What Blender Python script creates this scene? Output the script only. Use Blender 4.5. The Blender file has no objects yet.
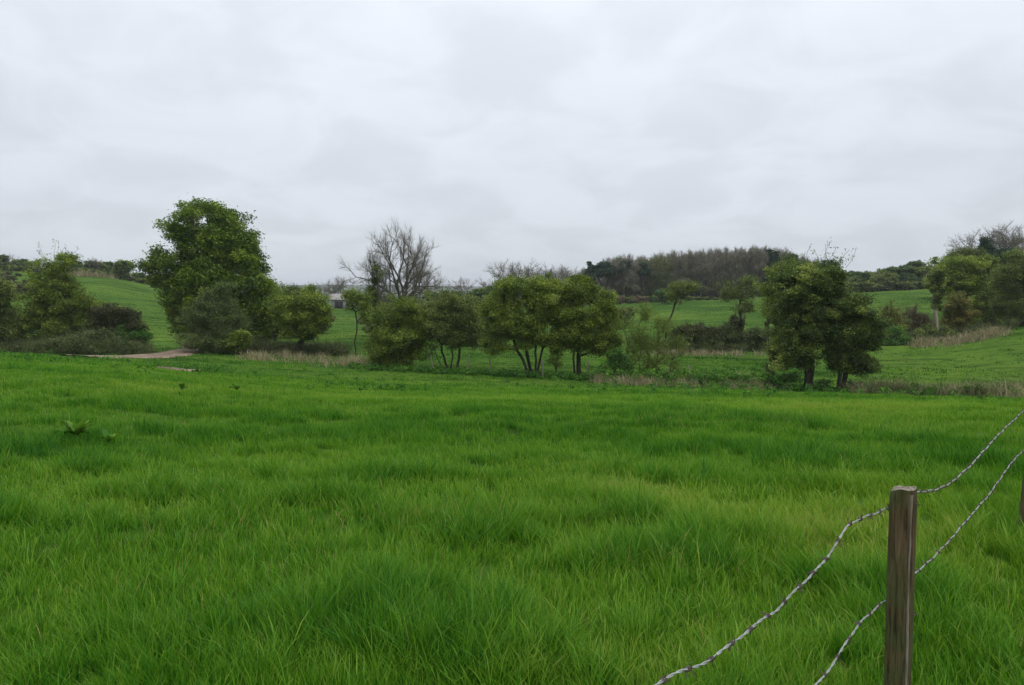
import bpy, math
import numpy as np

rng = np.random.default_rng(11)
HAZE = .00022
PI = math.pi
F, CX, CY, HV, CAMZ = 780.0, 512.0, 342.5, 290.0, 1.65
PITCH = math.atan((CY - HV) / F)
sc = bpy.context.scene
col = sc.collection


# ------------------------------------------------------------------ basics
def px(u, v, Y):
    """world point seen at pixel (u, v) lying at world depth Y"""
    a, b = (u - CX) / F, (CY - v) / F
    dy = math.cos(PITCH) + b * math.sin(PITCH)
    dz = -math.sin(PITCH) + b * math.cos(PITCH)
    t = Y / dy
    return np.array([a * t, Y, CAMZ + dz * t])


def xat(u, Y):
    return (u - CX) / F * Y


def _h(i, j, s):
    n = (i * 374761393 + j * 668265263 + s * 974634777) & 0xffffffff
    n = ((n ^ (n >> 13)) * 1274126177) & 0xffffffff
    return ((n ^ (n >> 16)) & 0xffff) / 65535.0


def vnoise(x, y, s=0):
    x = np.asarray(x, float); y = np.asarray(y, float)
    i = np.floor(x).astype(np.int64); j = np.floor(y).astype(np.int64)
    fx = x - i; fy = y - j
    fx = fx * fx * (3 - 2 * fx); fy = fy * fy * (3 - 2 * fy)
    a = _h(i, j, s); b = _h(i + 1, j, s); c = _h(i, j + 1, s); d = _h(i + 1, j + 1, s)
    return (a * (1 - fx) + b * fx) * (1 - fy) + (c * (1 - fx) + d * fx) * fy


def fbm(x, y, s=0, o=3):
    t = 0; a = 1; n = 0
    for k in range(o):
        t = t + a * vnoise(x * 2 ** k + 17 * k, y * 2 ** k - 9 * k, s + k); n += a; a *= .5
    return t / n


# ------------------------------------------------------------------ terrain
UC = np.array([-250, 0, 100, 200, 340, 450, 550, 700, 830, 950, 1024, 1250], float)
AZC = np.arctan((UC - CX) / F)
YC = np.array([0, 5, 12, 25, 45, 58, 70, 110, 170, 230, 420, 900, 2000, 2900, 5000], float)
ZT = np.array([
    # 0   5     12    25    45    58    70    110   170   230   420  900  2000 2900 5000
    [0, .10,  .00, -.50, -1.6, -2.4, -1.8,  2.0,  7.5,  9.5,  9,   2,  -5,  5,   5],
    [0, .10,  .08, -.62, -2.1, -2.9, -2.8,  0.3,  6.0,  7.4,  6,   0,  -8,  4,   4],
    [0, .04,  .00, -.86, -2.4, -3.1, -3.2, -0.9,  4.6,  5.4,  3,  -3,  -8,  6,   6],
    [0, .00, -.20, -1.2, -2.8, -3.1, -3.4, -2.3,  0.9,  1.0, -3,  -6,  -6, 14,  12],
    [0, .00, -.30, -1.6, -3.2, -3.4, -3.4, -2.9, -2.6, -3.0, -6,  -9,  -4, 20,  16],
    [0, .00, -.30, -1.7, -3.4, -3.4, -3.4, -3.1, -2.6, -3.0, -6,  -9,  -4, 14,  12],
    [0, .00, -.35, -1.7, -3.50,-3.50,-3.4, -3.2, -2.3, -2.4, -5,  -9,  -6,  8,   6],
    [0, .00, -.35, -1.75,-3.7, -3.6, -3.4, -2.4, -0.9, -0.8, -4,  -9,  -8,  4,   4],
    [0, .00, -.35, -1.85,-4.0, -3.7, -3.2, -1.4,  0.8,  1.2, -2,  -8,  -8,  4,   4],
    [0, .00, -.35, -1.95,-4.1, -3.6, -2.8, -0.4,  2.2,  3.0,  3,  -2,  -6,  4,   4],
    [0, .00, -.30, -2.0, -4.15,-3.1, -1.8,  2.3,  5.5,  7.5,  8,   2,  -4,  4,   4],
    [0, .00, -.25, -1.9, -3.6, -2.4, -0.8,  4.5,  9.0, 11.0, 12,   6,  -4,  4,   4],
])


def _herm(k, t):
    """indices and Hermite basis on non-uniform knots"""
    i = np.clip(np.searchsorted(k, t, side='right') - 1, 0, len(k) - 2)
    h = k[i + 1] - k[i]
    s = np.clip((t - k[i]) / h, 0, 1)
    return i, h, s


def _slopes(k, Z, axis):
    Z = np.moveaxis(Z, axis, 0)
    d = (Z[1:] - Z[:-1]) / (k[1:] - k[:-1])[:, None]
    m = np.zeros_like(Z)
    m[0] = d[0]; m[-1] = d[-1]
    a, b = d[:-1], d[1:]
    hm = np.where(a * b > 0, 2 * a * b / np.where(np.abs(a + b) < 1e-9, 1, a + b), 0)
    m[1:-1] = .5 * hm + .25 * (a + b) * .5 + 0 * a
    return np.moveaxis(m, 0, axis)


MY = _slopes(YC, ZT, 1)


def ht_base(x, y):
    x = np.asarray(x, float); y = np.asarray(y, float)
    r = np.hypot(x, y); az = np.arctan2(x, y)
    azc = np.clip(az, AZC[0], AZC[-1])
    Y = r * np.cos(azc)
    Y = np.clip(Y, 0, YC[-1])
    i, h, s = _herm(YC, Y)
    h00 = 2 * s ** 3 - 3 * s ** 2 + 1; h10 = s ** 3 - 2 * s ** 2 + s
    h01 = -2 * s ** 3 + 3 * s ** 2; h11 = s ** 3 - s ** 2
    j, g, q = _herm(AZC, azc)
    q = q * .5 + (q * q * (3 - 2 * q)) * .5

    def row(jj):
        return (h00 * ZT[jj, i] + h10 * h * MY[jj, i] + h01 * ZT[jj, i + 1] + h11 * h * MY[jj, i + 1])
    z = row(j) * (1 - q) + row(j + 1) * q
    back = np.clip((np.abs(az) - 1.5) / 1.6, 0, 1)
    back = back * back * (3 - 2 * back)
    return z * (1 - back)


def ht(x, y):
    x = np.asarray(x, float); y = np.asarray(y, float)
    r = np.hypot(x, y)
    z = ht_base(x, y)
    near = 1 / (1 + (r / 35) ** 2)
    z = z + near * (.06 * (fbm(x / 1.6, y / 1.6, 3, 2) - .5) + .13 * (fbm(x / 7, y / 7, 5, 2) - .5))
    z = z + np.clip(r / 40, 0, 1) * .35 * (fbm(x / 19, y / 19, 9, 2) - .5) * np.clip(r / 60, .6, 2)
    far = np.clip((r - 1500) / 1000, 0, 1)
    z = z + far * (14 * (fbm(x / 900, y / 900, 21, 2) - .5) + 5 * (fbm(x / 160, y / 160, 22, 2) - .5))
    return z


# ------------------------------------------------------------------ mesh helpers
def mesh_np(name, V, faces, mat, attrs=None, parent=None, smooth=False):
    """V (n,3); faces: list of (m,k) int arrays"""
    me = bpy.data.meshes.new(name)
    V = np.ascontiguousarray(V, dtype=np.float32)
    me.vertices.add(len(V)); me.vertices.foreach_set('co', V.ravel())
    faces = [f for f in faces if len(f)]
    loops = np.concatenate([f.ravel() for f in faces]).astype(np.int32)
    tot = np.concatenate([np.full(len(f), f.shape[1], np.int32) for f in faces])
    st = np.concatenate([[0], np.cumsum(tot)[:-1]]).astype(np.int32)
    me.loops.add(len(loops)); me.loops.foreach_set('vertex_index', loops)
    me.polygons.add(len(tot)); me.polygons.foreach_set('loop_start', st)
    try:
        me.polygons.foreach_set('loop_total', tot)
    except Exception:
        pass
    if smooth:
        me.polygons.foreach_set('use_smooth', np.ones(len(tot), bool))
    for k, a in (attrs or {}).items():
        at = me.attributes.new(k, 'FLOAT', 'POINT')
        at.data.foreach_set('value', np.ascontiguousarray(a, dtype=np.float32))
    me.update(calc_edges=True)
    me.materials.append(mat)
    o = bpy.data.objects.new(name, me); col.objects.link(o)
    if parent is not None:
        o.parent = parent
    return o


def tag(o, label=None, cat=None, group=None, kind=None):
    if label: o['label'] = label
    if cat: o['category'] = cat
    if group: o['group'] = group
    if kind: o['kind'] = kind
    return o


def empty(name, loc, label, cat, group=None):
    o = bpy.data.objects.new(name, None); col.objects.link(o)
    o.location = tuple(float(a) for a in loc); o.empty_display_size = .3
    return tag(o, label, cat, group)


def copy_tree(root, loc, rz, scale, label, group=None):
    r = root.copy(); col.objects.link(r)
    r.location = tuple(float(a) for a in loc); r.rotation_euler = (0, 0, rz); r.scale = scale
    r['label'] = label
    if group: r['group'] = group
    for ch in list(root.children):
        c = ch.copy(); col.objects.link(c); c.parent = r
    return r


# ------------------------------------------------------------------ materials
def new_mat(name):
    m = bpy.data.materials.new(name); m.use_nodes = True
    nt = m.node_tree
    for n in list(nt.nodes): nt.nodes.remove(n)
    out = nt.nodes.new('ShaderNodeOutputMaterial')
    return m, nt, out


def N(nt, t, **kw):
    n = nt.nodes.new(t)
    for k, v in kw.items():
        if hasattr(n, k): setattr(n, k, v)
        else: n.inputs[k].default_value = v
    return n


def ramp(nt, fac, stops):
    r = nt.nodes.new('ShaderNodeValToRGB')
    e = r.color_ramp.elements
    while len(e) < len(stops): e.new(.5)
    for i, (p, c) in enumerate(stops):
        e[i].position = p
        e[i].color = (c[0], c[1], c[2], 1) if len(c) == 3 else c
    nt.links.new(fac, r.inputs[0])
    return r.outputs[0]


def leaf_mat(name, stops, transl=.3, rough=.5, spec=.35, wscale=.5, wamt=.35, vivid=1.0):
    """leaf or blade: colour from the per-leaf tint, shifted by broad patches of growth"""
    m, nt, out = new_mat(name)
    at = N(nt, 'ShaderNodeAttribute', attribute_name='tint')
    geo = N(nt, 'ShaderNodeNewGeometry')
    nz = N(nt, 'ShaderNodeTexNoise'); nz.inputs['Scale'].default_value = wscale; nz.inputs['Detail'].default_value = 3
    nt.links.new(geo.outputs['Position'], nz.inputs['Vector'])
    mm = N(nt, 'ShaderNodeMath', operation='MULTIPLY_ADD')
    nt.links.new(nz.outputs[0], mm.inputs[0]); mm.inputs[1].default_value = wamt * 2
    ad = N(nt, 'ShaderNodeMath', operation='SUBTRACT')
    nt.links.new(at.outputs['Fac'], mm.inputs[2])
    nt.links.new(mm.outputs[0], ad.inputs[0]); ad.inputs[1].default_value = wamt
    ad.use_clamp = True
    c = ramp(nt, ad.outputs[0], stops)
    p = N(nt, 'ShaderNodeBsdfPrincipled')
    p.inputs['Roughness'].default_value = rough
    p.inputs['Specular IOR Level'].default_value = spec
    nt.links.new(c, p.inputs['Base Color'])
    tr = N(nt, 'ShaderNodeBsdfTranslucent')
    hs = N(nt, 'ShaderNodeHueSaturation'); hs.inputs['Saturation'].default_value = 1.1; hs.inputs['Value'].default_value = 1.25
    hs.inputs['Hue'].default_value = .49
    nt.links.new(c, hs.inputs['Color']); nt.links.new(hs.outputs[0], tr.inputs['Color'])
    mx = N(nt, 'ShaderNodeMixShader'); mx.inputs[0].default_value = transl
    nt.links.new(p.outputs[0], mx.inputs[1]); nt.links.new(tr.outputs[0], mx.inputs[2])
    nt.links.new(mx.outputs[0], out.inputs['Surface'])
    return m


def noise_mat(name, stops, scale=4, detail=6, rough=.9, spec=.2, stretch=(1, 1, 1), bump=.4, bscale=None, obj=True):
    m, nt, out = new_mat(name)
    tc = N(nt, 'ShaderNodeTexCoord')
    mp = N(nt, 'ShaderNodeMapping'); mp.inputs['Scale'].default_value = stretch
    nt.links.new(tc.outputs['Object'] if obj else N(nt, 'ShaderNodeNewGeometry').outputs['Position'], mp.inputs['Vector'])
    nz = N(nt, 'ShaderNodeTexNoise'); nz.inputs['Scale'].default_value = scale; nz.inputs['Detail'].default_value = detail
    nz.inputs['Roughness'].default_value = .65
    nt.links.new(mp.outputs[0], nz.inputs['Vector'])
    c = ramp(nt, nz.outputs[0], stops)
    p = N(nt, 'ShaderNodeBsdfPrincipled'); p.inputs['Roughness'].default_value = rough
    p.inputs['Specular IOR Level'].default_value = spec
    nt.links.new(c, p.inputs['Base Color'])
    n2 = N(nt, 'ShaderNodeTexNoise'); n2.inputs['Scale'].default_value = bscale or scale * 3; n2.inputs['Detail'].default_value = 5
    nt.links.new(mp.outputs[0], n2.inputs['Vector'])
    b = N(nt, 'ShaderNodeBump'); b.inputs['Strength'].default_value = bump; b.inputs['Distance'].default_value = .02
    nt.links.new(n2.outputs[0], b.inputs['Height']); nt.links.new(b.outputs[0], p.inputs['Normal'])
    nt.links.new(p.outputs[0], out.inputs['Surface'])
    return m


M = {}
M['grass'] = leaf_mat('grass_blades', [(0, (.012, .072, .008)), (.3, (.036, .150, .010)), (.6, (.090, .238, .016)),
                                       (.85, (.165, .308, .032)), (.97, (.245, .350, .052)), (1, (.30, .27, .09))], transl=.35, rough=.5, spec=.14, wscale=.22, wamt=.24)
M['dry'] = leaf_mat('dry_grass_stems', [(0, (.10, .12, .04)), (.5, (.27, .24, .125)), (1, (.45, .40, .26))], transl=.2, rough=.7, spec=.2)
M['weed'] = leaf_mat('weed_leaves', [(0, (.028, .085, .015)), (.6, (.062, .17, .022)), (1, (.15, .28, .04))], transl=.25, rough=.65, spec=.1)
LM = dict(
    chestnut=[(0, (.035, .070, .010)), (.5, (.090, .150, .018)), (1, (.190, .260, .030))],
    hawthorn=[(0, (.042, .072, .012)), (.5, (.112, .165, .023)), (1, (.205, .265, .040))],
    olive=[(0, (.042, .060, .016)), (.5, (.096, .132, .031)), (1, (.170, .215, .053))],
    grey=[(0, (.046, .074, .024)), (.5, (.098, .142, .042)), (1, (.175, .230, .072))],
    ivy=[(0, (.014, .028, .007)), (.45, (.036, .060, .012)), (.75, (.085, .120, .024)), (1, (.17, .21, .045))],
    lime=[(0, (.070, .110, .015)), (.5, (.130, .185, .022)), (1, (.210, .270, .040))],
    green=[(0, (.022, .075, .012)), (.5, (.055, .140, .022)), (1, (.110, .220, .035))],
    purple=[(0, (.028, .030, .013)), (.5, (.068, .074, .030)), (1, (.125, .160, .042))],
    bramble=[(0, (.028, .046, .013)), (.5, (.070, .104, .030)), (1, (.150, .175, .065))],
    brown=[(0, (.075, .065, .034)), (.5, (.150, .128, .070)), (1, (.25, .22, .12))],
    orange=[(0, (.060, .080, .015)), (.5, (.135, .155, .028)), (1, (.25, .21, .055))],
    conifer=[(0, (.010, .026, .013)), (.5, (.022, .052, .026)), (1, (.050, .090, .042))],
    wood=[(0, (.095, .092, .062)), (.5, (.185, .176, .120)), (1, (.28, .265, .185))],
    woodgreen=[(0, (.065, .082, .030)), (.5, (.130, .155, .052)), (1, (.21, .24, .085))],
    skyline=[(0, (.030, .060, .018)), (.5, (.065, .115, .028)), (1, (.120, .180, .045))],
)
for k, s in LM.items():
    gain = dict(chestnut=1.35, hawthorn=1.28, olive=1.35, conifer=1.35, ivy=1.85, skyline=1.3, green=1.1, grey=1.1).get(k, 1.05)
    s = [(p_, tuple(min(.6, c_ * gain) for c_ in col_)) for p_, col_ in s]
    M[k] = leaf_mat('leaves_' + k, s, transl=.25, rough=.55, spec=.2, wscale=.9, wamt=.10)
M['bark'] = noise_mat('bark_dark', [(.3, (.018, .016, .011)), (.7, (.055, .050, .036))], scale=6, stretch=(1, 1, .3))
M['barkgrey'] = noise_mat('bark_grey', [(.3, (.045, .042, .034)), (.7, (.12, .112, .092))], scale=5, stretch=(1, 1, .3))
M['barkpale'] = noise_mat('bark_pale', [(.3, (.16, .14, .10)), (.7, (.34, .30, .23))], scale=5, stretch=(1, 1, .3))


def ground_material():
    m, nt, out = new_mat('meadow_soil_and_turf')
    geo = N(nt, 'ShaderNodeNewGeometry')

    def nz(s, d, dist=0, vec=None):
        n = N(nt, 'ShaderNodeTexNoise'); n.inputs['Scale'].default_value = s; n.inputs['Detail'].default_value = d
        n.inputs['Distortion'].default_value = dist
        nt.links.new(vec or geo.outputs['Position'], n.inputs['Vector']); return n.outputs[0]
    big = ramp(nt, nz(.045, 4), [(.35, (.036, .086, .012)), (.5, (.055, .112, .015)), (.65, (.078, .135, .020))])
    mpz = N(nt, 'ShaderNodeMapping'); mpz.inputs['Scale'].default_value = (.16, .55, .3); nt.links.new(geo.outputs['Position'], mpz.inputs['Vector'])
    mot = ramp(nt, nz(1.0, 5, .4, mpz.outputs[0]), [(.36, (.50, .56, .5)), (.48, (1, 1, 1)), (.62, (1.15, 1.1, 1.0)), (.72, (1.5, 1.2, 1.2))])
    mm0 = N(nt, 'ShaderNodeMix', data_type='RGBA', blend_type='MULTIPLY'); mm0.inputs[0].default_value = 1
    nt.links.new(big, mm0.inputs[6]); nt.links.new(mot, mm0.inputs[7]); big = mm0.outputs[2]
    fine = ramp(nt, nz(1.3, 6), [(.25, (.45, .5, .5)), (.5, (1, 1, 1)), (.8, (1.35, 1.25, 1.1))])
    mul = N(nt, 'ShaderNodeMix', data_type='RGBA', blend_type='MULTIPLY'); mul.inputs[0].default_value = .8
    nt.links.new(big, mul.inputs[6]); nt.links.new(fine, mul.inputs[7])
    # the far ridge beyond a kilometre is woods and dull pasture
    ln = N(nt, 'ShaderNodeVectorMath', operation='LENGTH'); nt.links.new(geo.outputs['Position'], ln.inputs[0])
    mr = N(nt, 'ShaderNodeMapRange'); mr.inputs['From Min'].default_value = 260; mr.inputs['From Max'].default_value = 700
    nt.links.new(ln.outputs['Value'], mr.inputs['Value'])
    farc = ramp(nt, nz(.006, 5), [(.42, (.020, .034, .020)), (.55, (.045, .070, .030)), (.62, (.09, .12, .045))])
    mx = N(nt, 'ShaderNodeMix', data_type='RGBA'); nt.links.new(mr.outputs[0], mx.inputs[0])
    nt.links.new(mul.outputs[2], mx.inputs[6]); nt.links.new(farc, mx.inputs[7])
    p = N(nt, 'ShaderNodeBsdfPrincipled'); p.inputs['Roughness'].default_value = 1; p.inputs['Specular IOR Level'].default_value = .02
    nt.links.new(mx.outputs[2], p.inputs['Base Color'])
    b = N(nt, 'ShaderNodeBump'); b.inputs['Strength'].default_value = .8; b.inputs['Distance'].default_value = .12
    nt.links.new(nz(2.2, 6), b.inputs['Height']); nt.links.new(b.outputs[0], p.inputs['Normal'])
    nt.links.new(p.outputs[0], out.inputs['Surface'])
    return m


# ------------------------------------------------------------------ ground sheet
def build_ground():
    az = np.concatenate([np.linspace(-PI, -.80, 70)[:-1], np.linspace(-.80, .80, 420), np.linspace(.80, PI, 70)[1:-1]])
    rr = [0.25]
    while rr[-1] < 7000: rr.append(rr[-1] * 1.019 + .01)
    rr = np.array(rr); na, nr = len(az), len(rr)
    A, R = np.meshgrid(az, rr)
    X, Y = R * np.sin(A), R * np.cos(A)
    V = np.stack([X, Y, ht(X, Y)], -1).reshape(-1, 3)
    V = np.vstack([V, [[0, 0, float(ht(0., 0.))]]])
    i, j = np.meshgrid(np.arange(nr - 1), np.arange(na), indexing='ij')
    j2 = (j + 1) % na
    q = np.stack([i * na + j, (i + 1) * na + j, (i + 1) * na + j2, i * na + j2], -1).reshape(-1, 4)[:, ::-1]
    c = len(V) - 1; jj = np.arange(na)
    t = np.stack([np.full(na, c), jj, (jj + 1) % na], -1)[:, ::-1]
    o = mesh_np('ground', V, [q, t], ground_material(), smooth=True)
    o['kind'] = 'structure'


build_ground()

# ------------------------------------------------------------------ track
TR = [(78, 46.8), (105, 48.5), (138, 51.0), (165, 54.5), (188, 59.0), (205, 66), (200, 74)]


def track_mask(x, y):
    """distance from the track's centre line"""
    pts = np.array([[xat(u, Y), Y] for u, Y in TR])
    d = np.full(np.shape(x), 1e9)
    for a, b in zip(pts[:-1], pts[1:]):
        ab = b - a; t = np.clip(((x - a[0]) * ab[0] + (y - a[1]) * ab[1]) / (ab @ ab), 0, 1)
        d = np.minimum(d, np.hypot(x - a[0] - t * ab[0], y - a[1] - t * ab[1]))
    return d


def ribbon(name, pts, wid, mat, lift=.07):
    pts = np.array(pts, float)
    # resample smoothly
    t = np.arange(len(pts)); tt = np.linspace(0, len(pts) - 1, len(pts) * 14)
    P = np.stack([np.interp(tt, t, pts[:, k]) for k in (0, 1)], -1)
    for _ in range(6): P[1:-1] = (P[:-2] + 2 * P[1:-1] + P[2:]) / 4
    T = np.gradient(P, axis=0); T /= np.linalg.norm(T, axis=1)[:, None] + 1e-9
    Nn = np.stack([-T[:, 1], T[:, 0]], -1)
    K = 13; V = []
    for k in range(K):
        s = (k / (K - 1) * 2 - 1)
        w = wid * (1 + .35 * (vnoise(tt * 1.7, tt * 0 + k * .15, 4) - .5))
        Q = P + Nn * (s * w)[:, None]
        rut = -.05 * (np.exp(-((abs(s) - .5) / .15) ** 2))
        edge = -.14 * max(0, abs(s) - .8) / .2
        z = ht(Q[:, 0], Q[:, 1]) + lift + rut + edge
        V.append(np.stack([Q[:, 0], Q[:, 1], z], -1))
    V = np.stack(V, 1); n = len(P)
    i, j = np.meshgrid(np.arange(n - 1), np.arange(K - 1), indexing='ij')
    q = np.stack([i * K + j, i * K + j + 1, (i + 1) * K + j + 1, (i + 1) * K + j], -1).reshape(-1, 4)
    o = mesh_np(name, V.reshape(-1, 3), [q], mat, smooth=True)
    o['kind'] = 'structure'
    return o


M['track'] = noise_mat('sandy_track', [(.3, (.085, .060, .042)), (.5, (.20, .15, .105)), (.7, (.32, .255, .19))], scale=1.2, obj=False)
ribbon('track', [(xat(u, Y), Y) for u, Y in TR], 1.7, M['track'], lift=.11)
bare = (xat(177, 34.0), 34.0)
ribbon('bare_soil', [(bare[0] - .8, bare[1]), (bare[0], bare[1] + .15), (bare[0] + .8, bare[1])], .45, M['track'], lift=.12)


# ------------------------------------------------------------------ blades
def blades(P, h, w, phi, theta, lean, tint, K=2, grad=.0):
    n = len(P)
    wd = np.stack([np.cos(phi), np.sin(phi), np.zeros(n)], -1)
    ld = np.stack([np.cos(theta), np.sin(theta), np.zeros(n)], -1)
    rows = []
    for k in range(K):
        s = k / K
        c = P + ld * (h * lean * s ** 1.9)[:, None]
        c[:, 2] += h * s * (1 - .25 * lean * s) - (.03 if k == 0 else 0)
        ww = (w * .5 * (1 - .55 * s ** 1.5))[:, None]
        rows += [c - wd * ww, c + wd * ww]
    tip = P + ld * (h * lean)[:, None]; tip[:, 2] += h * (1 - .3 * lean)
    rows.append(tip)
    m = 2 * K + 1
    V = np.stack(rows, 1).reshape(-1, 3)
    b = np.arange(n)[:, None] * m
    quads = [b + np.array([[2 * k, 2 * k + 1, 2 * k + 3, 2 * k + 2]]) for k in range(K - 1)]
    q = np.concatenate(quads) if quads else np.zeros((0, 4), int)
    t = b + np.array([[2 * K - 2, 2 * K - 1, 2 * K]])
    tt = np.repeat(tint, m).reshape(n, m)
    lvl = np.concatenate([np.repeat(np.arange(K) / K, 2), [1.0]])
    tt = np.where(tt > .98, tt, np.clip(tt + (lvl[None] - .6) * grad, 0, .95))  # yellower tips; darker roots paint shade into the blade colour
    return V, q, t, tt.ravel()


def merge_blades(sets):
    Vs, qs, ts, at = [], [], [], []; off = 0
    for V, q, t, a in sets:
        Vs.append(V); qs.append(q + off); ts.append(t + off); at.append(a); off += len(V)
    return np.concatenate(Vs), [np.concatenate(qs), np.concatenate(ts)], np.concatenate(at)


def tussock(x, y):
    """0 short turf .. 1 top of a tussock"""
    wx = x + .4 * fbm(x / .4, y / .4, 41, 2); wy = y + .4 * fbm(x / .4 + 9, y / .4, 42, 2)
    a = fbm(wx / .56, wy / .44, 31, 2); b = fbm(x / 2.6, y / 2.2, 33, 2); c = fbm(wx / .16, wy / .15, 35, 1)
    t = np.clip((a - .40) / .26, 0, 1) * np.clip((b - .26) / .26, 0.12, 1)
    return t * (.60 + .40 * c) + .22 * c


def grass_set(n, r0, r1, p, azr, K, wbase):
    """n blades, density ~ r^-p between r0 and r1 within +-azr"""
    u = rng.random(n); e = 2 - p
    r = (r0 ** e + u * (r1 ** e - r0 ** e)) ** (1 / e)
    az = (rng.random(n) * 2 - 1) * azr
    # most blades grow in tufts: shared centre, height and hue, splayed outward
    nt_ = max(1, n // 22); ci = rng.integers(0, nt_, n); tuft = rng.random(n) < .68
    rc, ac = r[:nt_], az[:nt_]; sg = (.035 + .0042 * rc) * (.6 + .9 * rng.random(nt_))
    x, y = r * np.sin(az), r * np.cos(az)
    ox, oy = rng.normal(0, 1, n) * sg[ci], rng.normal(0, 1, n) * sg[ci]
    x = np.where(tuft, rc[ci] * np.sin(ac[ci]) + ox, x); y = np.where(tuft, rc[ci] * np.cos(ac[ci]) + oy, y)
    r = np.hypot(x, y)
    th_h = (.70 + .75 * rng.random(nt_) ** 1.6)[ci]; th_t = rng.normal(0, .13, nt_)[ci]
    th_h = np.where(tuft, th_h * np.exp(-.12 * (ox ** 2 + oy ** 2) / sg[ci] ** 2), .72); th_t = np.where(tuft, th_t, -.10)
    tdir = np.arctan2(oy, ox)
    T = tussock(x, y)
    hole = fbm(x / .17, y / .17, 37, 1)
    keep = (hole > np.where(r < 5, .12, .20)) & (rng.random(n) < .45 + .55 * np.clip(T * 1.6, 0, 1)) & (track_mask(x, y) > 1.75 + .8 * (fbm(x / 1.5, y / 1.5, 97, 2) - .5))
    keep &= ((x - bare[0]) / .8) ** 2 + ((y - bare[1]) / .4) ** 2 > 1
    x, y, r, T = x[keep], y[keep], r[keep], T[keep]; n = len(x)
    th_h, th_t, tdir, tuft = th_h[keep], th_t[keep], tdir[keep], tuft[keep]
    # gradient of the tussock field: blades on its flank fall outward
    e_ = .08; gx = tussock(x + e_, y) - T; gy = tussock(x, y + e_) - T
    out = np.arctan2(-gy, -gx); gm = np.clip(np.hypot(gx, gy) * 6, 0, 1)
    wind = 2.6 + 1.6 * (fbm(x / 2.5, y / 2.5, 51, 2) - .5) * 2
    th = rng.random(n) * 2 * PI
    vx = np.cos(th) * 1.1 + np.cos(out) * gm * .6 + np.cos(wind) * .45
    vy = np.sin(th) * 1.1 + np.sin(out) * gm * .6 + np.sin(wind) * .45
    vx += np.cos(tdir) * tuft * 1.1; vy += np.sin(tdir) * tuft * 1.1
    theta = np.arctan2(vy, vx)
    patch = fbm(x / 5, y / 5, 61, 2)
    h = (.056 + .052 * patch + .158 * T ** .9) * (1 - .38 * np.clip((r - 6) / 10, 0, 1)) * (.5 + .8 * rng.random(n)) * th_h
    h *= 1 + .30 * np.clip((r - 26) / 30, 0, 1)
    lean = np.clip(.08 + .55 * rng.random(n) ** 1.4 + .2 * gm, 0, 1.1)
    w = wbase(r) * (.6 + .6 * rng.random(n)) * np.where(rng.random(n) < .10, 1.9, 1)
    tint = .61 - .33 * T + .20 * (patch - .5) * 2 + .11 * rng.standard_normal(n) + th_t + .20 * np.clip((r - 6) / 9, 0, 1) - .16 * np.clip((r - 22) / 12, 0, 1) - .22 * np.clip((r - 50) / 15, 0, 1)  # lighter tint at mid distance stands in for tips lit at grazing view
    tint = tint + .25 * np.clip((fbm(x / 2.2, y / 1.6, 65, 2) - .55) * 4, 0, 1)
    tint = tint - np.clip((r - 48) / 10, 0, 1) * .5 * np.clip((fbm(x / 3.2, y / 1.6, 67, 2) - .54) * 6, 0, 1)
    deadr = rng.random(n) < .005 + .05 * np.clip((fbm(x / 1.1, y / 1.1, 71, 2) - .66) * 6, 0, 1)
    tint = np.where(deadr, 1.15, np.clip(tint, 0.02, .93))
    P = np.stack([x, y, ht(x, y)], -1)
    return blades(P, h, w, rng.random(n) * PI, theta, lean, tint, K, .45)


sets = [
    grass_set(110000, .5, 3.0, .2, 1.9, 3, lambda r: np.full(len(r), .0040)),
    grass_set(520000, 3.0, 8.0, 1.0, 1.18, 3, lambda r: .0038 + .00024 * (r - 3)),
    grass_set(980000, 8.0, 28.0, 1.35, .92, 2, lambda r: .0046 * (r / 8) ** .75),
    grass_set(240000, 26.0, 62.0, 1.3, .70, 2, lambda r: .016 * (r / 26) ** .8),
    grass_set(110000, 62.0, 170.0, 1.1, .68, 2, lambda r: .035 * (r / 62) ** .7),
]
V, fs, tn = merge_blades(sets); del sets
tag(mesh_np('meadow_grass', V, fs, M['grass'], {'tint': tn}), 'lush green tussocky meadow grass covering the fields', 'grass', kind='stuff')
del V, fs, tn


def dry_strip(name, segs, label):
    """segs: (u0, Y0, u1, Y1, depth, height, count)"""
    S = []
    for u0, Y0, u1, Y1, dp, hh, n in segs:
        n = int(n * .62); t = rng.beta(1.4, 1.4, n)
        y = Y0 + (Y1 - Y0) * t + rng.normal(0, dp, n); x = (u0 + (u1 - u0) * t - CX) / F * (Y0 + (Y1 - Y0) * t) + rng.normal(0, .15, n)
        cl = .5 * fbm(x / 3.2, y / 2.0, 81, 2) + .5 * fbm(x / .7, y / .7, 82, 2)
        k = rng.random(n) < np.clip((cl - .46) * 5, .05, 1); x, y, cl = x[k], y[k], cl[k]; n = len(x)
        h = hh * (.2 + 1.0 * rng.random(n) ** 1.5) * (.1 + 1.6 * cl)
        Yc = max(Y0, 20)
        S.append(blades(np.stack([x, y, ht(x, y)], -1), h, np.full(n, .00045 * Yc) * (.6 + .8 * rng.random(n)), rng.random(n) * PI,
                        rng.random(n) * 2 * PI, .15 + .8 * rng.random(n), np.clip(rng.normal(.5, .25, n), 0, 1), 3))
    V, fs, tn = merge_blades(S)
    return tag(mesh_np(name, V, fs, M['dry'], {'tint': tn}), label, 'dry grass', kind='stuff')


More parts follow.
